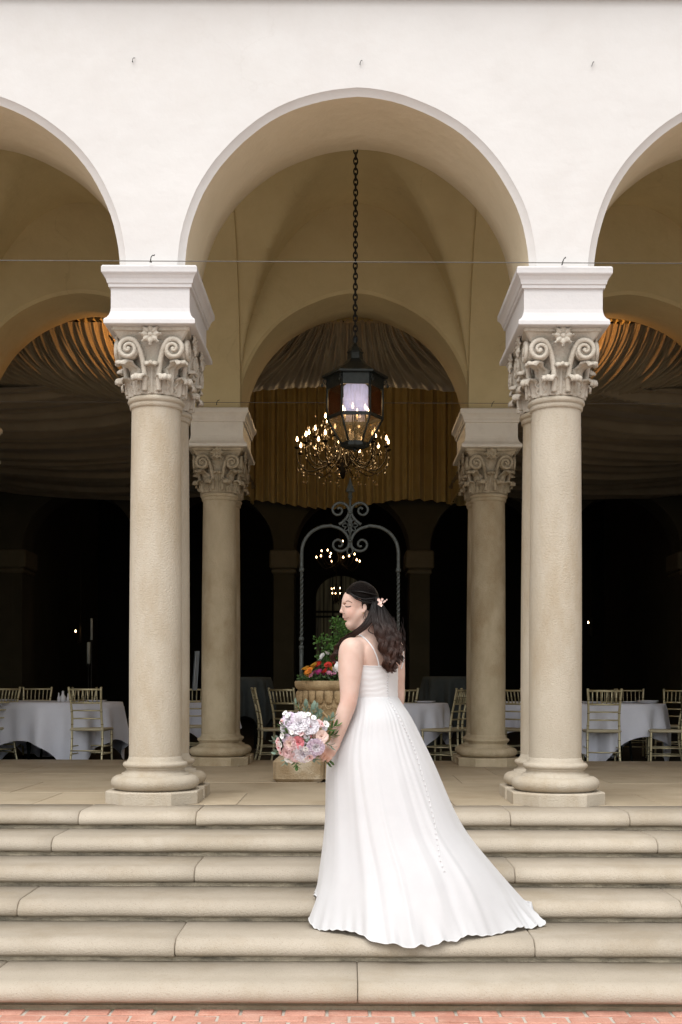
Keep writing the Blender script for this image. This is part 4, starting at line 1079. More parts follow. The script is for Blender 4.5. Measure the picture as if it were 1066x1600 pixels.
# cruets and plates
cr = M(); lathe(cr, [(.022,0),(.026,.01),(.026,.055),(.014,.075),(.010,.10),(.012,.112),(.002,.122)], 14); crm = cr.mesh('cruet', MT['china'])
for px, lb, s in ((92,'slim white cruet on the bouquet side table, farthest from the chair',.95),(98.5,'plump white cruet standing in the middle of the three',1.15),(106.5,'slim white cruet on the bouquet side table, next to the gold chair',.9)):
    o = inst('cruet', crm, loc=(xp(px,14.75), 14.75, cz_+.757)); o.scale = (s*(1.2 if s > 1 else .8),)*2+(s,); tag(o, lb, 'cruet', 'white cruets')
pl = M(); lathe(pl, [(.01,.004),(.08,.004),(.10,.012),(.135,.022),(.135,.026),(.10,.018),(.05,.012),(.01,.012)], 28, cap=False); plm = pl.mesh('plate', MT['china'])
for i, (px, Y, dz, lb) in enumerate(((1012,14.7,0,'lower plate of the short stack on the train side table'),(1012,14.7,.016,'upper plate of the short stack on the train side table'),
        (664,14.7,0,'white plate on the small table beside the gown'),(925,14.6,0,'white plate on the train side table behind the gold chair back'),(985,14.9,0,'white plate in the middle of the train side table'),(150,14.6,0,'white plate behind the gold chair on the bouquet side table'),(10,15.2,0,'white plate on the table at the picture edge'))):
    o = inst('plate', plm, loc=(xp(px,Y), Y, cz_+.757+dz)); tag(o, lb, 'plate', 'white plates')
# white pillar candles hanging in the gloom and a strip standing in for a white figure
m = M()
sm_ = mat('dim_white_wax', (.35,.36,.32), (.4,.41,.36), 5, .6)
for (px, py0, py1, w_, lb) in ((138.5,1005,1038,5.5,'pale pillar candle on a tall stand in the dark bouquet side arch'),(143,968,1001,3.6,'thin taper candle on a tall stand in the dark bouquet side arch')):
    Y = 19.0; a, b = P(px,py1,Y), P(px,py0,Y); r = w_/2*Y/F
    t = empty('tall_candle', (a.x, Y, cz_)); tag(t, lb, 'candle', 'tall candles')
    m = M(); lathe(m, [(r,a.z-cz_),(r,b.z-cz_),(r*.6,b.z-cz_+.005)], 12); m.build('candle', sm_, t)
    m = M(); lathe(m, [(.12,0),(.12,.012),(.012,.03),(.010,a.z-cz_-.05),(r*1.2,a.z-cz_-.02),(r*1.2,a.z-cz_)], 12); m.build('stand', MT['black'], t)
# cloth strip standing in for a half-seen white figure behind the brown column
sheet('figure_stand_in', lambda u, v: (xp(304,15.0)+.055*u-.03*v, 15.0+.02*math.sin(u*9), P(0,1018,15.0).z*(1-v)+P(0,1079,15.0).z*v), 20, 12,
      lambda u, v: .008*math.sin(u*14), mat('figure_stand_in_cloth', (.30,.33,.35), (.36,.39,.41), 6, .9), 'pale cloth strip standing in for a white figure behind the brown bouquet side column', cat='cloth')
# ------------------------------------------------------------------ the bride
YB = 6.8
bride = empty('person', (.14, YB, -.354))
tag(bride, 'bride in a long white gown, seen from behind, head turned in profile, bouquet in hand', 'person')
BO = Vector((.14, YB, -.354))       # children are modelled in world axes and shifted back by this
def child(o, parent=bride, off=True):
    o.parent = parent
    if off: o.location = o.location - BO
    return o
def Q(px, py, Y): return np.array(P(px, py, Y))
FW = np.array([-.64, .77, 0.]); LF = np.array([-.77, -.64, 0.]); UP = np.array([0,0,1.])

def axis_spaced(bps):    # [(start, step), ...,(end,None)]
    out = []
    for (a, s), (b, _) in zip(bps[:-1], bps[1:]): out.extend(np.arange(a, b-1e-9, s))
    out.append(bps[-1][0]); return np.array(out)
class Field:
    def __init__(s, xs, ys, zs):
        s.ax = (xs, ys, zs); s.F = np.full((len(xs), len(ys), len(zs)), 1.0, dtype=np.float32)
    def win(s, lo, hi):
        return tuple(slice(max(0, np.searchsorted(a, l)-1), min(len(a), np.searchsorted(a, h)+1)) for a, l, h in zip(s.ax, lo, hi))
    def op(s, lo, hi, fn, k=.01, mode='add'):
        pad = k*1.5+.02; w_ = s.win(np.array(lo)-pad, np.array(hi)+pad)
        X, Y, Z = np.meshgrid(*[a[q] for a, q in zip(s.ax, w_)], indexing='ij')
        d = fn(X, Y, Z).astype(np.float32); A = s.F[w_]
        if mode == 'add':
            h = np.clip(.5+.5*(A-d)/k, 0, 1); s.F[w_] = A*(1-h)+d*h-k*h*(1-h)
        else:
            d = -d; h = np.clip(.5-.5*(A-d)/k, 0, 1); s.F[w_] = A*(1-h)+d*h+k*h*(1-h)
    def cone(s, a, b, ra, rb, k=.01, mode='add'):
        a = np.array(a, float); b = np.array(b, float); ba = b-a; L2 = ba@ba; R_ = max(ra, rb)
        def fn(X, Y, Z):
            h = np.clip(((X-a[0])*ba[0]+(Y-a[1])*ba[1]+(Z-a[2])*ba[2])/L2, 0, 1)
            return np.sqrt((X-a[0]-h*ba[0])**2+(Y-a[1]-h*ba[1])**2+(Z-a[2]-h*ba[2])**2)-(ra+(rb-ra)*h)
        s.op(np.minimum(a,b)-R_, np.maximum(a,b)+R_, fn, k, mode)
    def ell(s, c, r, k=.01, ax=None, mode='add'):
        c = np.array(c, float); r = np.array(r, float); A = np.eye(3) if ax is None else np.array(ax, float)
        def fn(X, Y, Z):
            d = [(X-c[0])*A[i][0]+(Y-c[1])*A[i][1]+(Z-c[2])*A[i][2] for i in range(3)]
            k0 = np.sqrt(sum((d[i]/r[i])**2 for i in range(3)))+1e-9; k1 = np.sqrt(sum((d[i]/r[i]**2)**2 for i in range(3)))+1e-9
            return k0*(k0-1)/k1
        R_ = r.max() if ax is not None else r
        s.op(c-R_, c+R_, fn, k, mode)
    def mesh(s):
        F_ = s.F; S = F_ < 0; xs, ys, zs = s.ax
        c8 = [S[i:S.shape[0]-1+i, j:S.shape[1]-1+j, k:S.shape[2]-1+k] for i in (0,1) for j in (0,1) for k in (0,1)]
        n_in = sum(c.astype(np.int8) for c in c8); act = (n_in > 0) & (n_in < 8)
        idx = np.argwhere(act); ident = -np.ones(act.shape, dtype=np.int64); ident[act] = np.arange(len(idx))
        acc = np.zeros((len(idx), 3)); cnt = np.zeros(len(idx))
        I, J, K = idx.T; g = [xs, ys, zs]
        corners = [(i,j,k) for i in (0,1) for j in (0,1) for k in (0,1)]
        for a in corners:
            for d in range(3):
                if a[d]: continue
                b = list(a); b[d] = 1
                fa = F_[I+a[0], J+a[1], K+a[2]]; fb = F_[I+b[0], J+b[1], K+b[2]]
                m_ = (fa < 0) != (fb < 0); t = np.where(m_, fa/(fa-fb+1e-12), 0)
                pa = np.stack([xs[I+a[0]], ys[J+a[1]], zs[K+a[2]]], 1); pb = np.stack([xs[I+b[0]], ys[J+b[1]], zs[K+b[2]]], 1)
                acc[m_] += (pa+(pb-pa)*t[:,None])[m_]; cnt[m_] += 1
        V = acc/cnt[:,None]; quads = []
        for d in range(3):
            sl0 = [slice(1,-1)]*3; sl0[d] = slice(0,-1); sl1 = list(sl0); sl1[d] = slice(1,None)
            A, B = S[tuple(sl0)], S[tuple(sl1)]
            e = np.argwhere(A != B); sign = A[A != B]
            off = np.array([1,1,1]); off[d] = 0; e = e+off   # grid index of the lower end of the edge
            o1, o2 = [q for q in range(3) if q != d]
            def cid(da, db):
                c = e.copy(); c[:,o1] -= da; c[:,o2] -= db; return ident[c[:,0],c[:,1],c[:,2]]
            q = np.stack([cid(1,1), cid(0,1), cid(0,0), cid(1,0)], 1)
            flip = sign if d != 1 else ~sign
            q[~flip] = q[~flip][:, ::-1]; quads.append(q)
        return V, np.concatenate(quads)
def np_mesh(name, V, Fq, mts, smooth=True):
    me = bpy.data.meshes.new(name); me.from_pydata(V.tolist(), [], Fq.tolist())
    for m_ in (mts if isinstance(mts, (list,tuple)) else [mts]): me.materials.append(m_)
    me.polygons.foreach_set('use_smooth', [smooth]*len(me.polygons)); me.update()
    o = bpy.data.objects.new(name, me); sc.collection.objects.link(o); return o

xs = axis_spaced([(-.24,.004),(.42,None)]); ys = axis_spaced([(6.45,.004),(6.74,.005),(7.22,None)]); 
zs = axis_spaced([(-.37,.012),(.30,.004),(.56,.005),(1.10,.0033),(1.48,None)])
B = Field(xs, ys, zs)
# torso as stacked ellipses: z, centre px, side half-width, half-depth, forward offset
TC = [(.50,.150,.175,.150,.0),(.64,.146,.178,.142,-.008),(.72,.143,.158,.125,-.004),(.778,.142,.144,.112,.0),(.84,.138,.148,.112,.0),(.91,.134,.158,.118,.004),
      (.97,.130,.163,.122,.006),(1.03,.127,.160,.112,.002),(1.075,.124,.140,.090,-.004),(1.11,.122,.095,.068,-.008),(1.14,.120,.06,.05,-.01)]
TZ = np.array([t[0] for t in TC])
def tors(z, i): return np.interp(z, TZ, [t[i] for t in TC])
TY = YB+.01
def torso_fn(X, Y, Z, grow=0.0):
    cx, a, b, fo_ = [tors(Z, i) for i in (1,2,3,4)]
    dx, dy = X-cx-FW[0]*fo_, Y-TY-FW[1]*fo_
    u = dx*LF[0]+dy*LF[1]; v = dx*FW[0]+dy*FW[1]
    k0 = np.sqrt((u/a)**2+(v/b)**2)+1e-6; d = (k0-1)*np.minimum(a,b)
    d = np.maximum(d, np.maximum(.52-Z, Z-1.125)); return d
B.op((-.1,6.6,.5),(.36,7.05,1.14), torso_fn, .02)
tc = lambda z, f=0, l=0: np.array([tors(z,1), TY, z])+FW*f+LF*l
for s in (-1, 1):    # bust, shoulder blades, shoulders
    B.ell(tc(.965,.105,s*.075), (.070,.086,.072), .04, (LF,FW,UP))
    B.ell(tc(1.02,-.085,s*.075), (.050,.022,.060), .03, (LF,FW,UP))
    B.cone(tc(1.095,-.012,s*.03), tc(1.068,-.008,s*.150), .050, .050, .06)
B.cone(tc(1.10,-.035,0), tc(.85,-.095,0), .006, .006, .022, 'cut')     # spine groove
# left arm (towards the camera) and right arm
SH, EL, WR = Q(549,1014,6.685), Q(545,1094,6.625), Q(522.5,1166,6.60)
def lerp(a,b,t): return a+(b-a)*t
def limb(pts, radii, n=9, k0=.03):
    c = catmull([Vector(tuple(p)) for p in pts], n); rr2 = catmull([Vector((r,0,0)) for r in radii], n); a_ = 0
    for i in range(len(c)-1): B.cone(c[i], c[i+1], rr2[i].x, rr2[i+1].x, max(.004, k0*(1-i/(1.6*n))))
limb([SH, lerp(SH,EL,.45), EL, lerp(EL,WR,.30), lerp(EL,WR,.68), WR], [.057,.0625,.0475,.0455,.036,.0265])
SR, ER, WRr = Q(614,1012,6.90), Q(620,1092,6.95), Q(600,1142,7.09)
limb([SR, lerp(SR,ER,.5), ER, lerp(ER,WRr,.3), WRr], [.052,.055,.044,.042,.025])
HR = WRr+np.array([-.05,.03,-.03]); B.ell(lerp(WRr,HR,.7), (.040,.020,.036), .02)
for i in range(4):
    a = HR+np.array([-.012+.004*i,.010,.026-.017*i]); b = a+np.array([-.036,.006,-.010]); B.cone(lerp(WRr,HR,.6), a, .012, .0095, .012); B.cone(a, b, .0092, .0085, .004); B.cone(b, b+np.array([-.016,-.004,-.018]), .0085, .007, .004)
B.cone(WRr+np.array([-.02,0,.012]), HR+np.array([.006,-.004,.045]), .012, .009, .008)
# left hand closing on the stems
s6 = 6.58/F
KC = Q(509.5,1179,6.572); A_ = np.array([-.68,0,-.73]); Pp = np.array([.73,0,-.68])
palm = lerp(WR, KC, .58); ax = (Pp, np.array([0,1,0]), A_)
B.cone(WR, lerp(WR,KC,.5), .0255, .026, .015)
B.ell(palm+np.array([0,-.002,0]), (.039,.017,.040), .015, ax)
flen = [.030,.034,.032,.026]
for i in range(4):
    o_ = (-.030+.0205*i); K_ = KC+Pp*o_-A_*(.006 if i in (0,3) else 0)+np.array([0,-.003,0])
    p1 = K_+A_*flen[i]*.86+np.array([0,.006,0]); p2 = K_+A_*(flen[i]+.004)+np.array([0,.030,0]); p3 = K_+A_*(flen[i]-.016)+np.array([0,.044,0])
    B.cone(lerp(palm,K_,.3), K_, .012, .0103, .010); B.cone(K_, p1, .0100, .0090, .0035); B.cone(p1, p2, .0090, .0082, .003); B.cone(p2, p3, .0080, .0068, .003)
th0 = lerp(WR,KC,.22)-Pp*.022; th1 = th0-Pp*.022+A_*.020; th2 = th1+A_*.030-Pp*.004+np.array([0,.004,0]); th3 = th2+A_*.018+Pp*.012+np.array([0,.010,0])
B.cone(lerp(WR,KC,.25), th0, .018, .015, .012); B.cone(th0, th1, .0145, .0115, .008); B.cone(th1, th2, .0112, .0098, .003); B.cone(th2, th3, .0096, .0078, .003)
# legs and feet inside the gown
for s in (-1, 1):
    hp = tc(.56,0,s*.08); kn = np.array([.13,6.82,.08])+LF*s*.075+FW*.02; an = np.array([.13,6.82,-.275])+LF*s*.07-FW*.02; toe = an+FW*.12; toe[2] = -.335
    B.cone(hp, kn, .085, .052, .03); B.cone(kn, lerp(kn,an,.35), .052, .052, .02); B.cone(lerp(kn,an,.35), an, .052, .032, .02)
    B.cone(an-FW*.03-UP*.01, toe, .026, .022, .02); B.cone(toe, toe+FW*.05, .020, .016, .01)
# neck and head (profile to the bouquet side, chin lowered)
HF = np.array([-.985,.17,0]); HF /= np.linalg.norm(HF); HS = np.array([-HF[1]*-1, HF[0]*-1, 0]); HS = np.array([HF[1]*-1*-1, -HF[0], 0]); HS = np.cross(UP, HF)  # HS: towards her own left
YH = 6.80
def H(px, py, side=0.0): # point on the profile plane; side>0 is towards the camera
    p = P(px, py, YH); return np.array(p)+np.array([-.17*side*0, -1, 0])*side
NB, NT = tc(1.085,-.005,0), H(569,962)
B.cone(NB, NT, .064, .054, .045)
tilt = R(7); HU = np.array([math.sin(tilt)*HF[0]*1.0, 0, math.cos(tilt)]); HU = np.array([HF[0]*math.sin(tilt), 0, math.cos(tilt)]); HFt = np.array([HF[0]*math.cos(tilt), 0, -math.sin(tilt)]); YX = np.array([0,1,0])
B.ell(H(564.5,936), (.094,.074,.090), .02, (HFt,YX,HU))            # cranium
B.ell(H(552.3,945), (.067,.062,.086), .02, (HFt,YX,HU))          # face mass
B.ell(H(550.5,961), (.046,.050,.052), .03, (HFt,YX,HU))        # lower face
for s in (-1,1):
    B.ell(H(549.5,957.5,s*.031), (.034,.028,.034), .02)           # cheeks
    B.cone(H(566,957,s*.050), H(549,975.0,s*.020), .020, .017, .022)   # jaw line
    B.ell(H(539.0,944.6,s*.030), (.011,.015,.0062), .008, None, 'cut')   # eye socket
    B.ell(H(542.6,946.0,s*.030), (.0135,.0150,.0090), .005)           # lidded eye
    B.cone(H(539.3,938.5,s*.012), H(545.0,936.8,s*.050), .006, .005, .012)      # brow
B.ell(H(544.8,974.2), (.0185,.020,.0155), .018)                        # chin
B.cone(H(550,978.5), H(566,972), .024, .036, .03)                     # under chin
B.cone(H(537.2,941.5), H(533.6,953.5), .0070,.0085, .008)             # nose bridge
B.ell(H(533.0,955.8), (.0102,.0105,.0088), .005)                       # tip
for s in (-1,1): B.ell(H(536.6,957.4,s*.0095), (.0085,.0065,.0062), .005)
B.cone(H(537.5,961.5), H(537.0,964.0), .0075, .0075, .008)
for s in (-1,1):
    B.cone(H(538.3,964.2,0), H(543.6,965.4,s*.025), .0052, .0030, .004)       # upper lip
    B.cone(H(539.2,967.8,0), H(543.6,966.2,s*.022), .0056, .0028, .004)       # lower lip
B.ell(H(541.0,970.9), (.010,.020,.004), .006, None, 'cut')
# ears
for s in (-1,1):
    B.ell(H(569.5,950.5,s*.0745), (.0125,.006,.0225), .006, (HFt,YX,HU)); B.ell(H(568.3,949.5,s*.0815), (.0072,.005,.014), .004, (HFt,YX,HU), 'cut')
    B.ell(H(567.8,956.6,s*.0745), (.0075,.006,.009), .004)
V, Fq = B.mesh()
skin, sn, sb = mat_new('skin'); sb.inputs['Roughness'].default_value = .5; sb.inputs['Specular IOR Level'].default_value = .35
sb.inputs['Subsurface Weight'].default_value = .12; sb.inputs['Subsurface Radius'].default_value = (.012,.005,.003)
g_ = sn.nodes.new('ShaderNodeNewGeometry'); nz = sn.nodes.new('ShaderNodeTexNoise'); nz.inputs['Scale'].default_value = 14
sn.links.new(g_.outputs['Position'], nz.inputs['Vector']); rp = sn.nodes.new('ShaderNodeValToRGB')
rp.color_ramp.elements[0].color = (.54,.37,.30,1); rp.color_ramp.elements[1].color = (.59,.42,.35,1); rp.color_ramp.elements[0].position=.35; rp.color_ramp.elements[1].position=.65
sn.links.new(nz.outputs['Fac'], rp.inputs[0])
# warmer make-up and sun-kissed tint on cheeks and hands, fixed to the body
colr = rp.outputs[0]
for (c, r0, r1, cc, amt) in ((H(547,956,.05), .012, .045, (.60,.28,.21), .32), (tuple(KC), .01, .05, (.60,.27,.16), .5), (tuple(EL), .02, .075, (.62,.31,.24), .35), (H(553,950,.0), .06, .095, (.62,.345,.245), .0)):
    if amt == 0: continue
    vd = sn.nodes.new('ShaderNodeVectorMath'); vd.operation = 'DISTANCE'; sn.links.new(g_.outputs['Position'], vd.inputs[0]); vd.inputs[1].default_value = tuple(float(q) for q in c)
    mr = sn.nodes.new('ShaderNodeMapRange'); mr.inputs[1].default_value = r0; mr.inputs[2].default_value = r1; mr.inputs[3].default_value = amt; mr.inputs[4].default_value = 0
    sn.links.new(vd.outputs['Value'], mr.inputs[0]); mx = sn.nodes.new('ShaderNodeMix'); mx.data_type = 'RGBA'
    sn.links.new(mr.outputs[0], mx.inputs[0]); sn.links.new(colr, mx.inputs[6]); mx.inputs[7].default_value = (*cc,1); colr = mx.outputs[2]
sn.links.new(colr, sb.inputs['Base Color'])
body = np_mesh('body', V, Fq, skin)
bvh = BVHTree.FromPolygons([Vector(v) for v in V], [tuple(q) for q in Fq.tolist()])
CAMP = Vector((0,0,.84))
def onto(px, py, off=0.0, tree=None, maxd=50):
    d = (P(px,py,7.0)-CAMP).normalized(); h = (tree or bvh).ray_cast(CAMP, d, maxd)
    if h[0] is None: return None, None
    n_ = h[1] if h[1].dot(d) < 0 else -h[1]
    return h[0]+n_*off, n_
child(body)

# facial features
lash = mat('eyelash_black', (.02,.012,.01), None, rough=.6); browm = mat('eyebrow_brown', (.11,.065,.045), None, rough=.7)
lipm = mat('rose_lips', (.52,.17,.16), (.58,.21,.19), 50, .4)
def face_line(name, pts, rad, mt, off=.0005, flat=1):
    pp = [onto(x, y, off)[0] for x, y in pts]; pp = [p for p in pp if p is not None]
    if len(pp) < 2: return
    m = M(); cc = catmull(pp, 5); n_ = len(cc); tube(m, cc, [rad*(.35+.65*math.sin(math.pi*(.12+.8*i/n_))) for i in range(n_)], 6, flat=flat); return child(m.build(name, mt))
face_line('eyebrow', [(540.2,939.9),(542,939.2),(544,939.0),(547.5,940.2),(550.0,942.0)], .0021, browm)
face_line('eyelashes', [(539.4,946.6),(541.3,948.0),(544.0,948.2),(546.6,947.6),(548.4,946.6)], .0026, lash, .001)
0 and face_line('eyelid', [(540.2,943.4),(542.0,942.2),(544.4,942.2),(547.0,943.6)], .0010, browm, .0002)
face_line('nostril', [(536.6,959.2),(538.4,958.8)], .0016, lash, .0)
# lips: the same cones, grown a touch
LB = Field(axis_spaced([(-.07,.0012),(.01,None)]), axis_spaced([(6.765,.0012),(6.835,None)]), axis_spaced([(1.205,.0012),(1.26,None)]))
for s in (-1,1):
    LB.cone(H(538.3,964.3,0), H(543.4,965.4,s*.024), .0058, .0030, .003); LB.cone(H(539.2,967.7,0), H(543.4,966.2,s*.021), .0062, .0028, .003)
LB.cone(H(536.8,966.0,-.02), H(536.8,966.0,.02), .0010, .0010, .0015, 'cut')
v_, f_ = LB.mesh(); child(np_mesh('lips', v_, f_, lipm))
face_line('mouth_line', [(537.6,966.0),(539.5,966.1),(541.8,965.8),(544.0,965.0),(545.0,964.4)], .0010, mat('lip_shadow', (.20,.05,.05), None, rough=.6), .0006)
# earring
e = onto(567.5, 958.0, .002)[0]
if e is not None:
    m = M(); lathe(m, [(.001,-.004),(.0035,-.002),(.0035,.002),(.001,.004)], 8, c=tuple(e)); child(m.build('earring', mat('gold_stud', (.8,.6,.3), None, rough=.25, metal=1)))

# ------------------------------------------------------------------ gown
sat = mat('gown_satin', (.62,.62,.625), (.645,.645,.65), 8, .5, sheen=.3)
org = mat('gown_organza', (.62,.62,.632), (.65,.65,.66), 8, .62, sheen=.4, trans=.18)
gown = empty('gown'); child(gown, bride, False); gown.location = (0,0,0)
def gchild(o): o.parent = gown; o.location = o.location-BO; return o
def bodice_fn(u, v):
    a = 2*math.pi*u; lx, fx = math.cos(a), math.sin(a)       # around: LF*lx + FW*fx
    top = .966+.030*max(0, fx)**1.5*(1-.35*math.exp(-(lx/.22)**2)) - .004*max(0,-fx)
    z = .765+(top-.765)*v
    A, B_ = float(tors(z,2)), float(tors(z,3)); c = np.array([float(tors(z,1)), TY, z])+FW*float(tors(z,4))
    g = .0075
    bu = sum(math.exp(-((lx*A-s*.078)/.055)**2)*math.exp(-((z-.962)/.060)**2) for s in (-1,1))*(.088 if fx > 0 else 0)*max(0,fx)**.5
    # ruching: slanting soft pleats that meet at the centre back
    sl = z*210+ (abs(lx)*3.2 if fx < 0 else abs(lx)*2.0)+1.6*noise.noise(Vector((lx*2.2+5, z*14, fx*2)))*2
    w_ = .00045*(math.sin(sl)+.5*math.sin(sl*.53+1.3))*(min(1, v*8))*(min(1,(1-v)*10))*(1-.75*math.exp(-(lx/.06)**2)*(fx<0))
    k = g+w_+bu
    p = c+LF*lx*(A+k)+FW*fx*(B_+k)
    return tuple(p)
m = M(); grid(m, bodice_fn, 200, 90, wrap=True)
tp = [Vector(bodice_fn(i/120, 1.0)) for i in range(120)]; tube(m, tp, .0035, 6, closed=True)
bod = gchild(m.build('bodice', sat)); 
wb = M(); wp = [Vector(bodice_fn(i/120, .055))*1 for i in range(120)]; tube(wb, wp, .0045, 6, closed=True); gchild(wb.build('waist_seam', sat))
btree = BVHTree.FromPolygons([Vector(v) for v in m.v], m.f)
# straps
for pts, nm in (([(593,1046),(592,1040),(589,1028),(583,1014),(575,1003),(566,995),(558,990.5),(553,989.5)], 'strap'),
            ([(626,1045),(629.5,1034),(630,1026),(628,1014),(624,1003),(621,997)], 'strap')):
    pp = []
    for (x, y) in pts:
        p = onto(x, y, .003)[0] or onto(x-2.5, y, .003)[0] or onto(x-5, y, .003)[0]
        if p is not None and 6.3 < p.y < 7.1: pp.append(p)
    if len(pp) > 3: m = M(); cc = catmull(pp, 6); tube(m, cc, .0045, 6, flat=.6); gchild(m.build(nm, sat))
# skirt
def ring_pts(ctrl, n):
    th = [c[0] for c in ctrl]; P3 = [np.array(c[1:]) for c in ctrl]; N = len(ctrl); out = []
    th2 = th+[th[0]+360]
    for i in range(n):
        t = 360*i/n; j = max(k for k in range(N) if th2[k] <= t+1e-9)
        u = (t-th2[j])/(th2[j+1]-th2[j]); a,b,c,d = P3[j-1],P3[j],P3[(j+1)%N],P3[(j+2)%N]
        m1 = (c-a)*.5; m2 = (d-b)*.5
        out.append(b*(2*u**3-3*u*u+1)+m1*(u**3-2*u*u+u)+c*(-2*u**3+3*u*u)+m2*(u**3-u*u))
    return np.array(out)
def ell_ring(x0, x1, ynear, yfar, z, n, yc=None, pw=1.0, zt=None):
    out = []; cx = (x0+x1)/2; rx = (x1-x0)/2; yc = yc if yc is not None else (ynear+yfar)/2
    for i in range(n):
        a = 2*math.pi*i/n; ry = (yc-ynear) if math.sin(a) > 0 else (yfar-yc)
        out.append((cx+rx*math.copysign(abs(math.cos(a))**pw, math.cos(a)), yc-ry*math.sin(a), z))
    return np.array(out)
NS = 720
Xp = lambda px, Y=6.75: (px-HX)*Y/F
waist_r = np.array([bodice_fn(0, .0)]*NS)
for i in range(NS):
    a = 2*math.pi*i/NS; d = np.array([math.cos(a), -math.sin(a)]) # world direction
    l_ = d@LF[:2]; f_ = d@FW[:2]; z = .785; A, B_ = float(tors(z,2))+.011, float(tors(z,3))+.011
    k = 1/math.sqrt((l_/A)**2+(f_/B_)**2); waist_r[i] = (float(tors(z,1))+d[0]*k, TY+d[1]*k, z)
rings = [(0.0, waist_r),
   (.10, ell_ring(Xp(536), Xp(641), 6.60, 6.99, .685, NS, 6.8)),
   (.19, ell_ring(Xp(523), Xp(656), 6.56, 7.00, .58, NS, 6.8)),
   (.34, ell_ring(Xp(511), Xp(677), 6.50, 7.02, .42, NS, 6.80)),
   (.62, ell_ring(Xp(508), Xp(722), 6.38, 7.04, .06, NS, 6.76)),
   (.84, ell_ring(Xp(500), Xp(778), 6.26, 7.05, -.20, NS, 6.70))]
hem = [(0,1.075,6.53,-.458),(20,.99,6.43,-.463),(33,.92,6.385,-.461),(49,.80,6.30,-.462),(63,.66,6.20,-.464),(77,.53,6.155,-.478),(92,.38,6.118,-.500),(108,.22,6.125,-.494),(122,.08,6.19,-.464),
   (139,-.07,6.32,-.462),(158,-.205,6.44,-.462),(166,-.200,6.56,-.43),(172,-.185,6.63,-.348),(184,-.19,6.76,-.346),(200,-.18,6.90,-.346),(222,-.12,7.00,-.346),(252,.08,7.035,-.346),(282,.32,7.02,-.346),
   (312,.58,6.90,-.346),(335,.80,6.74,-.346),(350,.97,6.62,-.36)]
rings.append((1.0, ring_pts(hem, NS)))
T = [r[0] for r in rings]; RG = [r[1] for r in rings]; NV = 96
def skirt_pt(i, t):
    j = max(k for k in range(len(T)-1) if T[k] <= t+1e-9) if t < 1 else len(T)-2
    u = (t-T[j])/(T[j+1]-T[j]); dt = T[j+1]-T[j]
    b, c = RG[j][i], RG[j+1][i]
    m1 = (RG[j+1][i]-RG[j-1][i])/(T[j+1]-T[j-1])*dt if j > 0 else (c-b)
    m2 = (RG[j+2][i]-RG[j][i])/(T[j+2]-T[j])*dt if j+2 < len(T) else (c-b)
    return b*(2*u**3-3*u*u+1)+m1*(u**3-2*u*u+u)+c*(-2*u**3+3*u*u)+m2*(u**3-u*u)
base = np.array([[skirt_pt(i, j/NV) for i in range(NS)] for j in range(NV+1)])
ctr = base.mean(axis=1, keepdims=True); rad_ = base-ctr; rad_[...,2] = 0
dtan = np.roll(base,-3,axis=1)-np.roll(base,3,axis=1); outn = np.stack([-dtan[...,1], dtan[...,0], 0*dtan[...,0]], -1)
outn /= np.linalg.norm(outn, axis=2, keepdims=True)+1e-9
sgn = np.sign((outn*rad_).sum(-1)); outn *= sgn[...,None]
th = np.arange(NS)/NS*2*math.pi
def folds(t):
    def wav(x, k): c = np.cos(x); return (np.sign(c)*np.abs(c)**k)
    # long soft folds that fan out of the waist; a few strong, many slight
    D = np.zeros(NS); am = min(1, t*2.2)
    D += .0065*am*wav(th*7+.8*np.sin(th*2+1)+t*.5, 1.0)*(.6+.4*np.sin(th*3+2))
    D += .0018*am*np.cos(th*19+1.5*np.sin(th*3)+t*1.0+1)*(.5+.5*np.cos(th*2+.4))
    D += .0035*min(1,t*6)*np.exp(-t*3.2)*np.cos(th*46+2*np.sin(th*5))*(.55+.45*np.sin(th*7+1))   # gathers under the waist
    D += .022*max(0,t-.22)*(np.exp(-((th-R(118)-.05*(1-t))/.075)**2)+.8*np.exp(-((th-R(78)+.08*(1-t))/.06)**2)+.7*np.exp(-((th-R(56))/.05)**2)+.7*np.exp(-((th-R(96))/.035)**2))
    D -= .018*max(0,t-.22)*(np.exp(-((th-R(111)-.05*(1-t))/.05)**2)+.8*np.exp(-((th-R(70)+.08*(1-t))/.05)**2))
    if t > .90: D += .012*((t-.90)/.10)**1.3*(np.sin(th*19+3*np.sin(th*4))*(.6+.5*np.sin(th*5))+.3*np.sin(th*43+4*np.sin(th*3)))
    return D
SK = base.copy()
for j in range(NV+1):
    t = j/NV; SK[j] += outn[j]*folds(t)[:,None]
    if t > .93:
        q = ((t-.93)/.07)**1.5; SK[j,:,2] += q*(.008+.009*np.sin(th*19+3*np.sin(th*4)+1.3)+.003*np.sin(th*61+1+3*np.sin(th*5)))
gz = np.vectorize(stair_z)
low = gz(SK[...,1]); lip = (SK[...,1] < 6.175) & (SK[...,1] > 6.0)
low = np.where(lip, -.60, low); SK[...,2] = np.maximum(SK[...,2], low+.006)
# keep the back of the gown off the edge of the step behind it
edge = (SK[...,1] > 6.60) & (SK[...,1] < 7.06); SK[...,2] = np.where(edge, np.maximum(SK[...,2], -.348), SK[...,2])
W = NS; vv = SK.reshape(-1,3); ff = [(j*W+i, j*W+(i+1)%W, (j+1)*W+(i+1)%W, (j+1)*W+i) for j in range(NV) for i in range(W)]
m = M(); m.add([tuple(p) for p in vv], ff, True); skirt = gchild(m.build('skirt', org))
stree = BVHTree.FromPolygons([Vector(v) for v in vv], ff)
m = M(); tube(m, [Vector(SK[NV,i]) for i in range(NS)], .0028, 5, closed=True); gchild(m.build('hem_edge', sat))
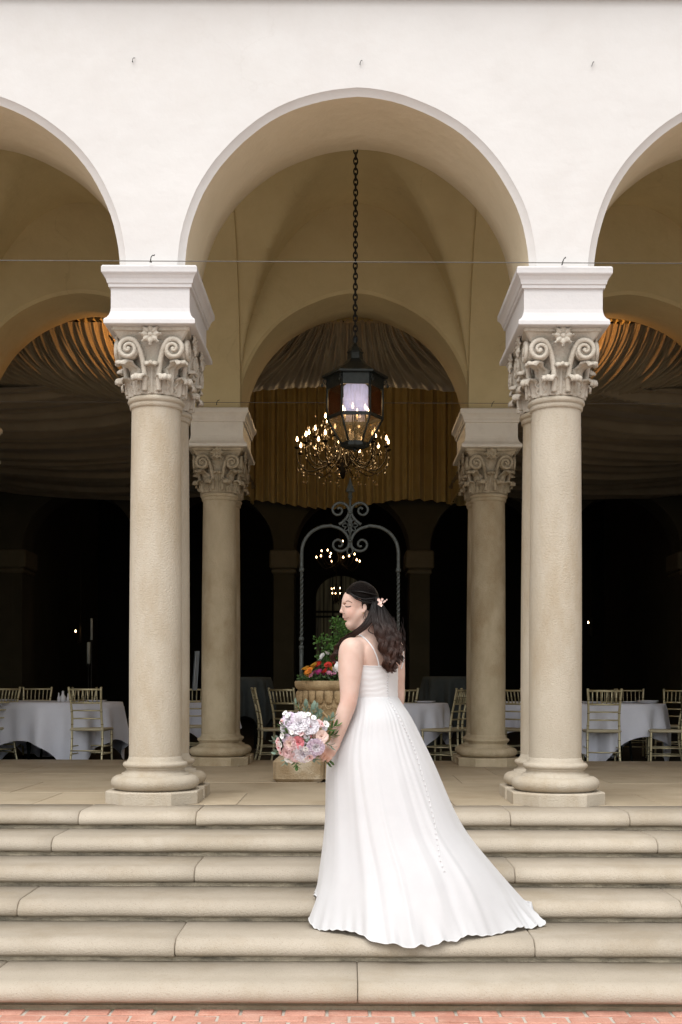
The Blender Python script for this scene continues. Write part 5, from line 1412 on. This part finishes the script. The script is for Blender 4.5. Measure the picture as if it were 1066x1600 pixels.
# underskirt so that the cloth reads full
US = SK[:NV-5].copy(); cc_ = US.mean(axis=1, keepdims=True); US = cc_+(US-cc_)*np.array([.965,.965,1.0]); US[...,2] += .004
nv2 = US.shape[0]-1; m = M(); m.add([tuple(p) for p in US.reshape(-1,3)], [(j*W+i, j*W+(i+1)%W, (j+1)*W+(i+1)%W, (j+1)*W+i) for j in range(nv2) for i in range(W)], True)
gchild(m.build('underskirt', sat))
# covered buttons down the back and on along the train
bt_ = M(); lathe(bt_, [(.0005,-.0036),(.0028,-.0028),(.0040,0),(.0028,.0028),(.0005,.0036)], 8); btm = bt_.mesh('button', mat('satin_button', (.66,.66,.665), None, rough=.3))
bl_pts = [(607,1048),(605.5,1060),(605,1072),(606,1086),(610,1098),(618,1112),(626,1126),(634,1142),(641,1156),(648,1172),(654,1192),(661,1216),(669,1243),(675,1268),(680,1292),(684,1318),(688,1342),(695,1362)]
cc = catmull([Vector((x,y,0)) for x,y in bl_pts], 30); acc_ = 0; last = cc[0]; nb = 0
for p in cc:
    d = (p-last).length; step = 3.6 if p.y < 1096 else (6.0 if p.y < 1180 else 8.2)
    if d >= step or nb == 0:
        last = p; h, n_ = onto(p.x, p.y, .003, stree); h2, n2 = onto(p.x, p.y, .003, btree)
        q = h if (h is not None and (h2 is None or h.y < h2.y)) else h2
        if q is not None:
            o = bpy.data.objects.new('button', btm); sc.collection.objects.link(o); o.parent = gown; o.location = q-BO; nb += 1
# placket seam beside the buttons
pp = []
for p in cc[::6]:
    h, n_ = onto(p.x+1.6, p.y, .0005, stree); h2, _ = onto(p.x+1.6, p.y, .0005, btree); q = h if (h is not None and (h2 is None or h.y < h2.y)) else h2
    if q is not None: pp.append(q)
m = M(); tube(m, pp, .0016, 5); gchild(m.build('placket_seam', sat))

# ------------------------------------------------------------------ hair
hm, hn, hb = mat_new('dark_brown_hair'); hb.inputs['Roughness'].default_value = .38; hb.inputs['Specular IOR Level'].default_value = .27
g_ = hn.nodes.new('ShaderNodeObjectInfo'); nz = hn.nodes.new('ShaderNodeTexNoise'); ge = hn.nodes.new('ShaderNodeNewGeometry'); nz.inputs['Scale'].default_value = 16
sp_ = hn.nodes.new('ShaderNodeSeparateXYZ'); hn.links.new(ge.outputs['Position'], sp_.inputs[0]); hn.links.new(ge.outputs['Position'], nz.inputs['Vector'])
mr = hn.nodes.new('ShaderNodeMapRange'); mr.inputs[1].default_value = 1.30; mr.inputs[2].default_value = 1.02; hn.links.new(sp_.outputs[2], mr.inputs[0])
ad = hn.nodes.new('ShaderNodeMath'); ad.operation = 'MULTIPLY'; hn.links.new(mr.outputs[0], ad.inputs[0]); hn.links.new(nz.outputs['Fac'], ad.inputs[1])
rp = hn.nodes.new('ShaderNodeValToRGB'); rp.color_ramp.elements[0].color = (.005,.0035,.003,1); rp.color_ramp.elements[1].color = (.045,.018,.011,1); rp.color_ramp.elements[1].position = .6
hn.links.new(ad.outputs[0], rp.inputs[0]); hn.links.new(rp.outputs[0], hb.inputs['Base Color'])
rh = random.Random(5); hair = M()
HC = Vector(H(564.5,936)); hU, hF, hY = Vector(HU), Vector(HFt), Vector((0,-1,0))      # hY: towards camera
def skull(d, k=1.0):   # d in (forward, side-to-camera, up)
    d = Vector(d).normalized(); return HC+(hF*d.x*.099+hY*d.y*.080+hU*d.z*.096)*k
def slerp(a, b, t):
    a, b = Vector(a).normalized(), Vector(b).normalized(); w_ = a.angle(b); 
    return (a*math.sin((1-t)*w_)+b*math.sin(t*w_))/math.sin(w_) if w_ > 1e-5 else a
# scalp cap: swept-back hair as one combed surface with fine strands on it
def local_dir(px, py, side):
    v = Vector(H(px,py,side))-HC; return Vector((v.dot(hF)/.099, v.dot(hY)/.080, v.dot(hU)/.096))
clip = Vector((-.86, .36, .02))
# hairline from the forehead parting down to the ear (camera side) and its mirror
line = [Vector((.80,.02,.62)), Vector((.86,.22,.50)), Vector((.80,.46,.40)), Vector((.66,.68,.32)), Vector((.48,.84,.18)), Vector((.28,.93,.06)), Vector((.10,.98,.0)), Vector((-.05,.98,-.10)), Vector((-.16,.96,-.22))]
def hairline(t, s):
    k = t*(len(line)-1); i = min(int(k), len(line)-2); v = line[i].lerp(line[i+1], k-i); return Vector((v.x, v.y*s, v.z))
# under-cap
capm = M()
for s in (1,-1):
    cl = Vector((clip.x, clip.y*s if s > 0 else -.36, clip.z))
    def cf_(u, v, s=s, cl=cl):
        a = hairline(u, s); 
        end = slerp(cl, Vector((-.98,0,-.15)), .5+.0*u) if u > .5 else slerp(Vector((-.98,0,-.1)), cl, .5)
        d = slerp(a, end, v); lift = 1.0+.05*math.sin(math.pi*min(1,v*1.0))+.015
        # crown: the arc from the forehead passes over the top
        if u < .5: d = (d+Vector((0,0,.9*(.5-u)*2*math.sin(math.pi*v)))).normalized()
        return skull(d, lift)
    grid(hair, cf_, 40, 30)
hair.add([skull((math.cos(a)*math.cos(b)*-1, math.cos(b)*math.sin(a), math.sin(b)), 1.03) for b in [R(q) for q in range(-50, 91, 10)] for a in [R(q) for q in range(-92, 93, 8)]],
         [(j*24+i, j*24+i+1, (j+1)*24+i+1, (j+1)*24+i) for j in range(14) for i in range(23)], True)
def strand(pts, r, n=5, wv=0, wl=.09, ph=0, wstart=.3, taper=.25):
    """pts already dense; adds a curl that widens downwards"""
    out = []; L = 0; N = len(pts)
    for i, p in enumerate(pts):
        if i: L += (p-pts[i-1]).length
        t = i/(N-1); k = max(0, (t-wstart)/(1-wstart))
        a = ph+L/wl*2*math.pi; tg_ = (pts[min(i+1,N-1)]-pts[max(i-1,0)]).normalized(); u = tg_.cross(Vector((0,1,0)))
        if u.length < 1e-4: u = Vector((1,0,0))
        u.normalize(); v = tg_.cross(u)
        out.append(p+(u*math.cos(a)+v*math.sin(a)*.8)*wv*k)
    tube(hair, out, [r*(1-(1-taper)*max(0,(i/(N-1)-.7)/.3)) for i in range(N)], n, cap=True)
for s in (1,-1):
    for q in range(260):
        t = (q+rh.random())/260; a = hairline(t, s); 
        cl = Vector((clip.x+rh.uniform(-.03,.03), (clip.y+rh.uniform(-.05,.05))*s, clip.z+rh.uniform(-.06,.06)+.10*(1-t)))
        pts = []
        for i in range(15):
            v = i/14; d = slerp(a, cl, v)
            if t < .5: d = (d+Vector((0,0,.95*(.5-t)*2*math.sin(math.pi*v)))).normalized()
            pts.append(skull(d, 1.02+.055*math.sin(math.pi*min(1,v))+.006*math.sin(q*1.7)+rh.uniform(0,.008)))
        strand(pts, rh.uniform(.0013,.0023), 4, wstart=2)
def guide(c, n): return catmull([P(x,y,Y_) for x,y,Y_ in c], n)
def clump(c, R0, R1, count, wv, wl, ph, r=(.0011,.0022), wstart=.25):
    g = guide(c, 7); N = len(g)
    for q in range(count):
        a = rh.random()*6.283; rr_ = math.sqrt(rh.random()); off = Vector((math.cos(a)*rr_, .8*math.sin(a)*rr_, .25*math.sin(a*2)*rr_))
        dr = Vector((rh.gauss(0,.004),0,0)); pts = [p+off*(R0+(R1-R0)*(i/(N-1)))+dr*(i/(N-1)) for i, p in enumerate(g)]
        cut = N-int(rh.random()*4)
        strand(pts[:cut], rh.uniform(*r), 5, wv, wl, ph+rh.uniform(-.22,.22), wstart)
# hair falling down the back in ringlets: each guide is (px, py, Y)
Yb_ = 6.66
backs = [
 ([(588,934,6.74),(592,950,6.73),(594,968,6.70),(600,986,6.67),(603,1004,6.66),(606,1024,6.655),(609,1044,6.65),(611,1054,6.65)], .011,.012),
 ([(590,936,6.76),(597,952,6.75),(603,970,6.73),(609,990,6.70),(613,1008,6.69),(617,1026,6.685),(620,1040,6.68)], .011,.013),
 ([(585,940,6.73),(587,955,6.72),(589,970,6.69),(594,984,6.67),(598,1000,6.655),(601,1018,6.65),(604,1036,6.645),(606,1050,6.645)], .012,.012),
 ([(590,938,6.77),(600,956,6.77),(609,974,6.76),(616,992,6.74),(621,1008,6.73),(624,1022,6.72),(625,1034,6.72)], .011,.012),
 ([(584,945,6.72),(584,958,6.705),(585,970,6.69),(588,980,6.675),(592,992,6.665),(597,1008,6.655),(600,1024,6.65)], .012,.010),
 ([(591,940,6.80),(603,955,6.81),(614,972,6.81),(622,990,6.80),(627,1004,6.79),(629,1016,6.79)], .010,.008),
 ([(588,936,6.75),(594,952,6.73),(598,968,6.70),(605,984,6.68),(610,1000,6.67),(613,1016,6.66),(615,1034,6.655),(616,1048,6.655)], .012,.012),
 ([(586,938,6.78),(595,955,6.79),(604,972,6.79),(612,988,6.77),(617,1000,6.76),(620,1016,6.75)], .016,.014)]
for i, (c, r0, r1) in enumerate(backs):
    c = [(x, y, max(Y_-.0, 6.0)) for x,y,Y_ in c]
    c2 = []
    for (x, y, Y_) in c:
        h, n_ = onto(x, y); 
        if h is not None and y > 965: Y_ = min(Y_, h.y-.014)
        h, n_ = onto(x, y, 0, btree)
        if h is not None: Y_ = min(Y_, h.y-.016)
        c2.append((x,y,Y_))
    for k_ in range(4):
        ox, oy = rh.uniform(-3.6,3.6), rh.uniform(-.018,.006)
        c3 = [(x+ox*(.5+.5*j/len(c2))*1.2, y+rh.uniform(-1,1)+(rh.uniform(-7,2) if j == len(c2)-1 else 0), Y_+oy) for j, (x,y,Y_) in enumerate(c2)]
        clump(c3, .0085, .0048, 46, rh.uniform(.009,.014), rh.uniform(.062,.095), rh.random()*6.28, wstart=.25)
# hair behind the ear, then forward over the bouquet side shoulder
fronts = [
 ([(583,940,6.72),(581,953,6.71),(577,966,6.70),(568,978,6.695),(553,990,6.72),(539,999,6.80),(529,1010,6.86),(524,1022,6.87),(522,1036,6.87)], .011,.012),
 ([(586,941,6.72),(584,956,6.70),(580,969,6.69),(571,981,6.69),(557,991,6.72),(544,1000,6.82),(535,1014,6.88),(530,1026,6.89),(528,1036,6.89)], .011,.009),
 ([(582,944,6.73),(578,958,6.725),(572,970,6.72),(560,982,6.74),(546,991,6.79),(534,1000,6.84),(526,1012,6.87),(521,1026,6.88),(519,1034,6.88)], .010,.009)]
for i, (c, r0, r1) in enumerate(fronts): clump(c, r0*.8, r1*.7, 100, .010, .065, i*1.7+1, wstart=.45)
# swept wave from temple to clip, over the ear
for c in ([(549,929,6.725),(556,935,6.712),(566,939,6.708),(577,939,6.715),(588,936,6.73)], [(546,926,6.735),(556,932,6.712),(568,936,6.705),(580,935,6.715),(590,933,6.735)],
          [(541,925,6.77),(552,924,6.735),(566,925,6.715),(580,928,6.72),(590,931,6.735)], [(560,937,6.710),(568,940.5,6.707),(578,942,6.712),(586,940,6.725)]):
    clump(c, .006, .007, 26, 0, .1, 0, wstart=2)
# loose flyaways
for q in range(60):
    x0 = rh.uniform(596,628); y0 = rh.uniform(960,1000); pts = [P(x0+rh.uniform(0,3)+i*.9+rh.uniform(-.8,.8), y0+i*6, 6.76) for i in range(7)]
    strand(catmull(pts,3), .0007, 3, .005, .05, rh.random()*6, 0)
for q in range(14):
    y0 = rh.uniform(950,968); pts = [P(572-i*1.1+rh.uniform(-.5,.5), y0+i*3.2, 6.69) for i in range(6)]; strand(catmull(pts,3), .0007, 3, .003, .05, rh.random()*6, 0)
# the loose lock curving over the nape
clump([(588,968,6.69),(580,978,6.665),(576,985,6.655),(583,990,6.65),(592,992,6.655)], .003, .002, 9, 0, .1, 0, wstart=2)
ho = child(hair.build('hair', hm)); 
# hair clip: small pale metal blossoms
hc = M(); cp = P(594,941,6.715)
for (dx, dz, s_) in ((0,0,1),(-.010,.014,.8),(.010,.016,.75),(.004,-.016,.85),(-.008,-.010,.7),(.026,.006,.55),(.036,.014,.4),(.018,.000,.5)):
    c = cp+Vector((dx,-.006,dz))
    for k in range(5):
        a = k*1.2566+dx*90
        A = Matrix.Translation(c) @ Matrix.Rotation(a, 4, 'Y')
        grid(hc, lambda u, v: ((u-.5)*.010*s_*math.sin(math.pi*min(.95,.15+v*.8)), -.004*v, .011*s_*v), 3, 3, mat=A)
    lathe(hc, [(.0005,-.003),(.003,0),(.0005,.003)], 6, c=tuple(c+Vector((0,-.004,0))))
tube(hc, [cp, cp+Vector((.02,-.004,.004)), cp+Vector((.04,-.004,.016))], .0012, 4)
tube(hc, [cp, cp+Vector((-.006,-.004,.012)), cp+Vector((-.012,-.004,.024))], .0012, 4)
child(hc.build('hair_clip', mat('rose_gold_clip', (.85,.62,.54), (.9,.72,.66), 60, .3, metal=.35)))
# ring
rg_m = M(); p = KC+A_*.012+Pp*.012; pr_ = M(); lathe(pr_, [(.0108,-.0015),(.0118,0),(.0108,.0015)], 14, cap=False, mat=Matrix.Translation(Vector(p)+Vector((0,.003,0))) @ Vector(A_).to_track_quat('Z','Y').to_matrix().to_4x4())
child(pr_.build('ring', mat('gold_ring', (.85,.65,.35), None, rough=.2, metal=1)))

# ------------------------------------------------------------------ bouquet
bq = empty('bridal_bouquet', P(511,1182,6.60)); tag(bq, 'bouquet of white, lilac and pink roses with grey-green leaves held by the bride', 'bouquet')
BQ = Vector(bq.location)
def bput(name, me, px, py, Y_, axis, scale=1, spin=None):
    A = Vector(axis).normalized().to_track_quat('Z','Y').to_matrix().to_4x4()
    o = inst(name, me, bq, mat=Matrix.Translation(P(px,py,Y_)-BQ) @ A @ Matrix.Rotation(spin if spin is not None else rh.random()*6, 4, 'Z') @ Matrix.Scale(scale, 4)); return o
def peony(name, col, R_, seed, mats=None): return rose_mesh(name, R_, mats or [PM[col], PM[col], green_calyx], 7, 4, 1.15, .10, seed)
PEm = {'white': peony('peony','white',.060,1), 'lilac': peony('peony','lilac',.055,2,[PM['lilac'],PM['white'],green_calyx]), 'pale': peony('peony','pale',.050,3,[PM['pale'],PM['blush'],green_calyx])}
RSm = {k: rose_mesh('rose', .040, [PM[k], PM[h2], green_calyx], 6, 3, .85, .03, 5) for k, h2 in (('blush','blush'),('deep','deep'),('coral','coral'),('pale','pale'),('white','white'))}
cxb, cyb, Rb = 478, 1152, 42
fl_ = [('peony','white',467,1131,1.0),('peony','lilac',450,1126,.85),('peony','white',484,1136,.75),('rose','coral',485,1139,.78),('rose','blush',501,1151,.92),('peony','lilac',492,1167,.86),
       ('rose','deep',465,1160,.92),('peony','pale',452,1162,.80),('rose','pale',447,1176,.85),('peony','white',472,1178,.82),('rose','pale',459,1183,.80),('peony','lilac',481,1177,.72),('rose','white',443,1138,.7),
       ('rose','pale',497,1131,.62),('rose','white',478,1150,.5),('rose','coral',446,1165,.45),('rose','white',506,1138,.42),('peony','lilac',444,1152,.5)]
dome = lambda px, py: 6.56-.105*math.sqrt(max(0, 1-((px-cxb)/50)**2-((py-cyb)/50)**2))
for (nm, col, px, py, s) in fl_:
    Y_ = dome(px,py); ax_ = Vector(((px-cxb)*.022-.10, -1.05, -(py-cyb)*.022+.06))
    bput(nm, (PEm if nm == 'peony' else RSm)[col], cxb+2+(px-cxb)*.95, cyb+(py-cyb)*.95, Y_+.02, ax_, s*.88)
# far side of the posy, unseen from the stairs
for (nm, col, dx, dz, s) in (('peony','white',-.05,.04,.9),('rose','blush',.04,.03,.9),('peony','lilac',0,-.05,.9),('rose','pale',-.08,-.03,.8),('rose','deep',.01,.0,.8)):
    o = bput(nm, (PEm if nm == 'peony' else RSm)[col], cxb+dx/.00357, cyb-dz/.00357, 6.61, Vector((dx*4-.1, 1, dz*4)), s*.85)
elm = leaf_mesh('leaf', .046, .014, euc, .2, .2); glm = leaf_mesh('leaf', .050, .013, leafm, .25, .25); rlm = leaf_mesh('leaf', .036, .017, euc, .15, .1)
def sprig(px, py, ang, n, me, L_=.10, Yo=6.56, sc_=1):
    """a stalk leaving (px,py) at the given picture angle with paired leaves"""
    d = Vector((math.cos(R(ang)), rh.uniform(-.35,.1), math.sin(R(ang)))).normalized(); p0 = P(px,py,Yo)
    m = M(); tube(m, [p0-BQ, p0+d*L_*.5-BQ+Vector((0,-.004,0)), p0+d*L_-BQ], .0018, 5); m.build('stalk', leafm, bq)
    for i in range(n):
        t = .25+.75*i/max(1,n-1); s = (-1)**i; side = d.cross(Vector((0,1,0))).normalized()*s
        ax_ = (d*.9+side*(.9*(1-t)+.25)+Vector((0,rh.uniform(-.5,.3),0))).normalized()
        A = ax_.to_track_quat('Z','Y').to_matrix().to_4x4() @ Matrix.Rotation(rh.uniform(-.7,.7)+(math.pi), 4, 'Z')
        inst('leaf', me, bq, mat=Matrix.Translation(p0+d*L_*t-BQ) @ A @ Matrix.Scale(.82*sc_*rh.uniform(.8,1.15), 4))
for a in [(487,1128,78,7,elm,.085,6.53),(492,1130,60,6,rlm,.06,6.52),(480,1122,98,6,elm,.065,6.54),(505,1136,45,6,elm,.075,6.55),(507,1144,30,6,glm,.07,6.55),(508,1150,5,6,glm,.05,6.55),(506,1160,-25,5,elm,.055,6.55),
          (460,1150,160,4,glm,.07,6.50),(455,1140,150,4,glm,.05,6.49),(462,1182,-80,6,glm,.055,6.53),(450,1180,-110,4,elm,.04,6.53),(444,1158,175,5,elm,.05,6.53),(440,1172,205,4,rlm,.035,6.53),(478,1146,-60,3,rlm,.03,6.47),
          (488,1150,70,3,glm,.03,6.475),(486,1180,-40,4,elm,.04,6.55),(500,1128,95,5,rlm,.055,6.55),(470,1112,120,4,elm,.05,6.56)]:
    sprig(*a)
# tiny filler blossoms
tiny = rose_mesh('filler_blossom', .013, [PM['snow'], PM['snow'], green_calyx], 2, 5, 1.1, 0, 3); tinyp = rose_mesh('filler_blossom', .015, [PM['pale'], PM['deep'], green_calyx], 2, 5, 1.1, 0, 4)
for i, (px, py) in enumerate([(436,1157),(439,1163),(442,1150),(437,1168),(451,1119),(446,1115),(441,1128),(476,1120),(482,1117),(503,1132),(509,1132),(480,1186),(484,1183),(455,1190),(449,1187),(434,1160),(474,1140),(457,1145),(440,1176),(490,1122),(478,1170),(471,1146)]):
    bput('filler_blossom', tinyp if i%3 == 0 else tiny, px, py, dome(px,py)-.012, Vector(((px-cxb)*.03,-1,-(py-cyb)*.03)), rh.uniform(.8,1.3))
# stems gathered through the hand
for i in range(9):
    a = i*2.4; r = .003+.0035*math.sqrt(i); off = Vector((math.sin(a)*r*.7, math.cos(a)*r, math.sin(a)*r*.7))
    hpt = Vector(KC+A_*.016)+Vector((0,.024,0))+off; m = M()
    tube(m, catmull([P(cxb+rh.uniform(-14,14),cyb+rh.uniform(-14,14),6.60)-BQ, P(492,1166,6.60)+off-BQ, hpt-BQ, hpt+Vector((.045+rh.uniform(-.008,.008),.0,-.050+rh.uniform(-.01,.008)))-BQ], 5), .0028, 6); m.build('stem', leafm, bq)
m = M(); hpt = Vector(KC+A_*.016)+Vector((0,.024,0)); tube(m, [hpt-Vector((.034,0,-.032))-BQ, hpt-BQ, hpt+Vector((.026,0,-.024))-BQ], .0125, 10); m.build('ribbon_wrap', PM['white'], bq)
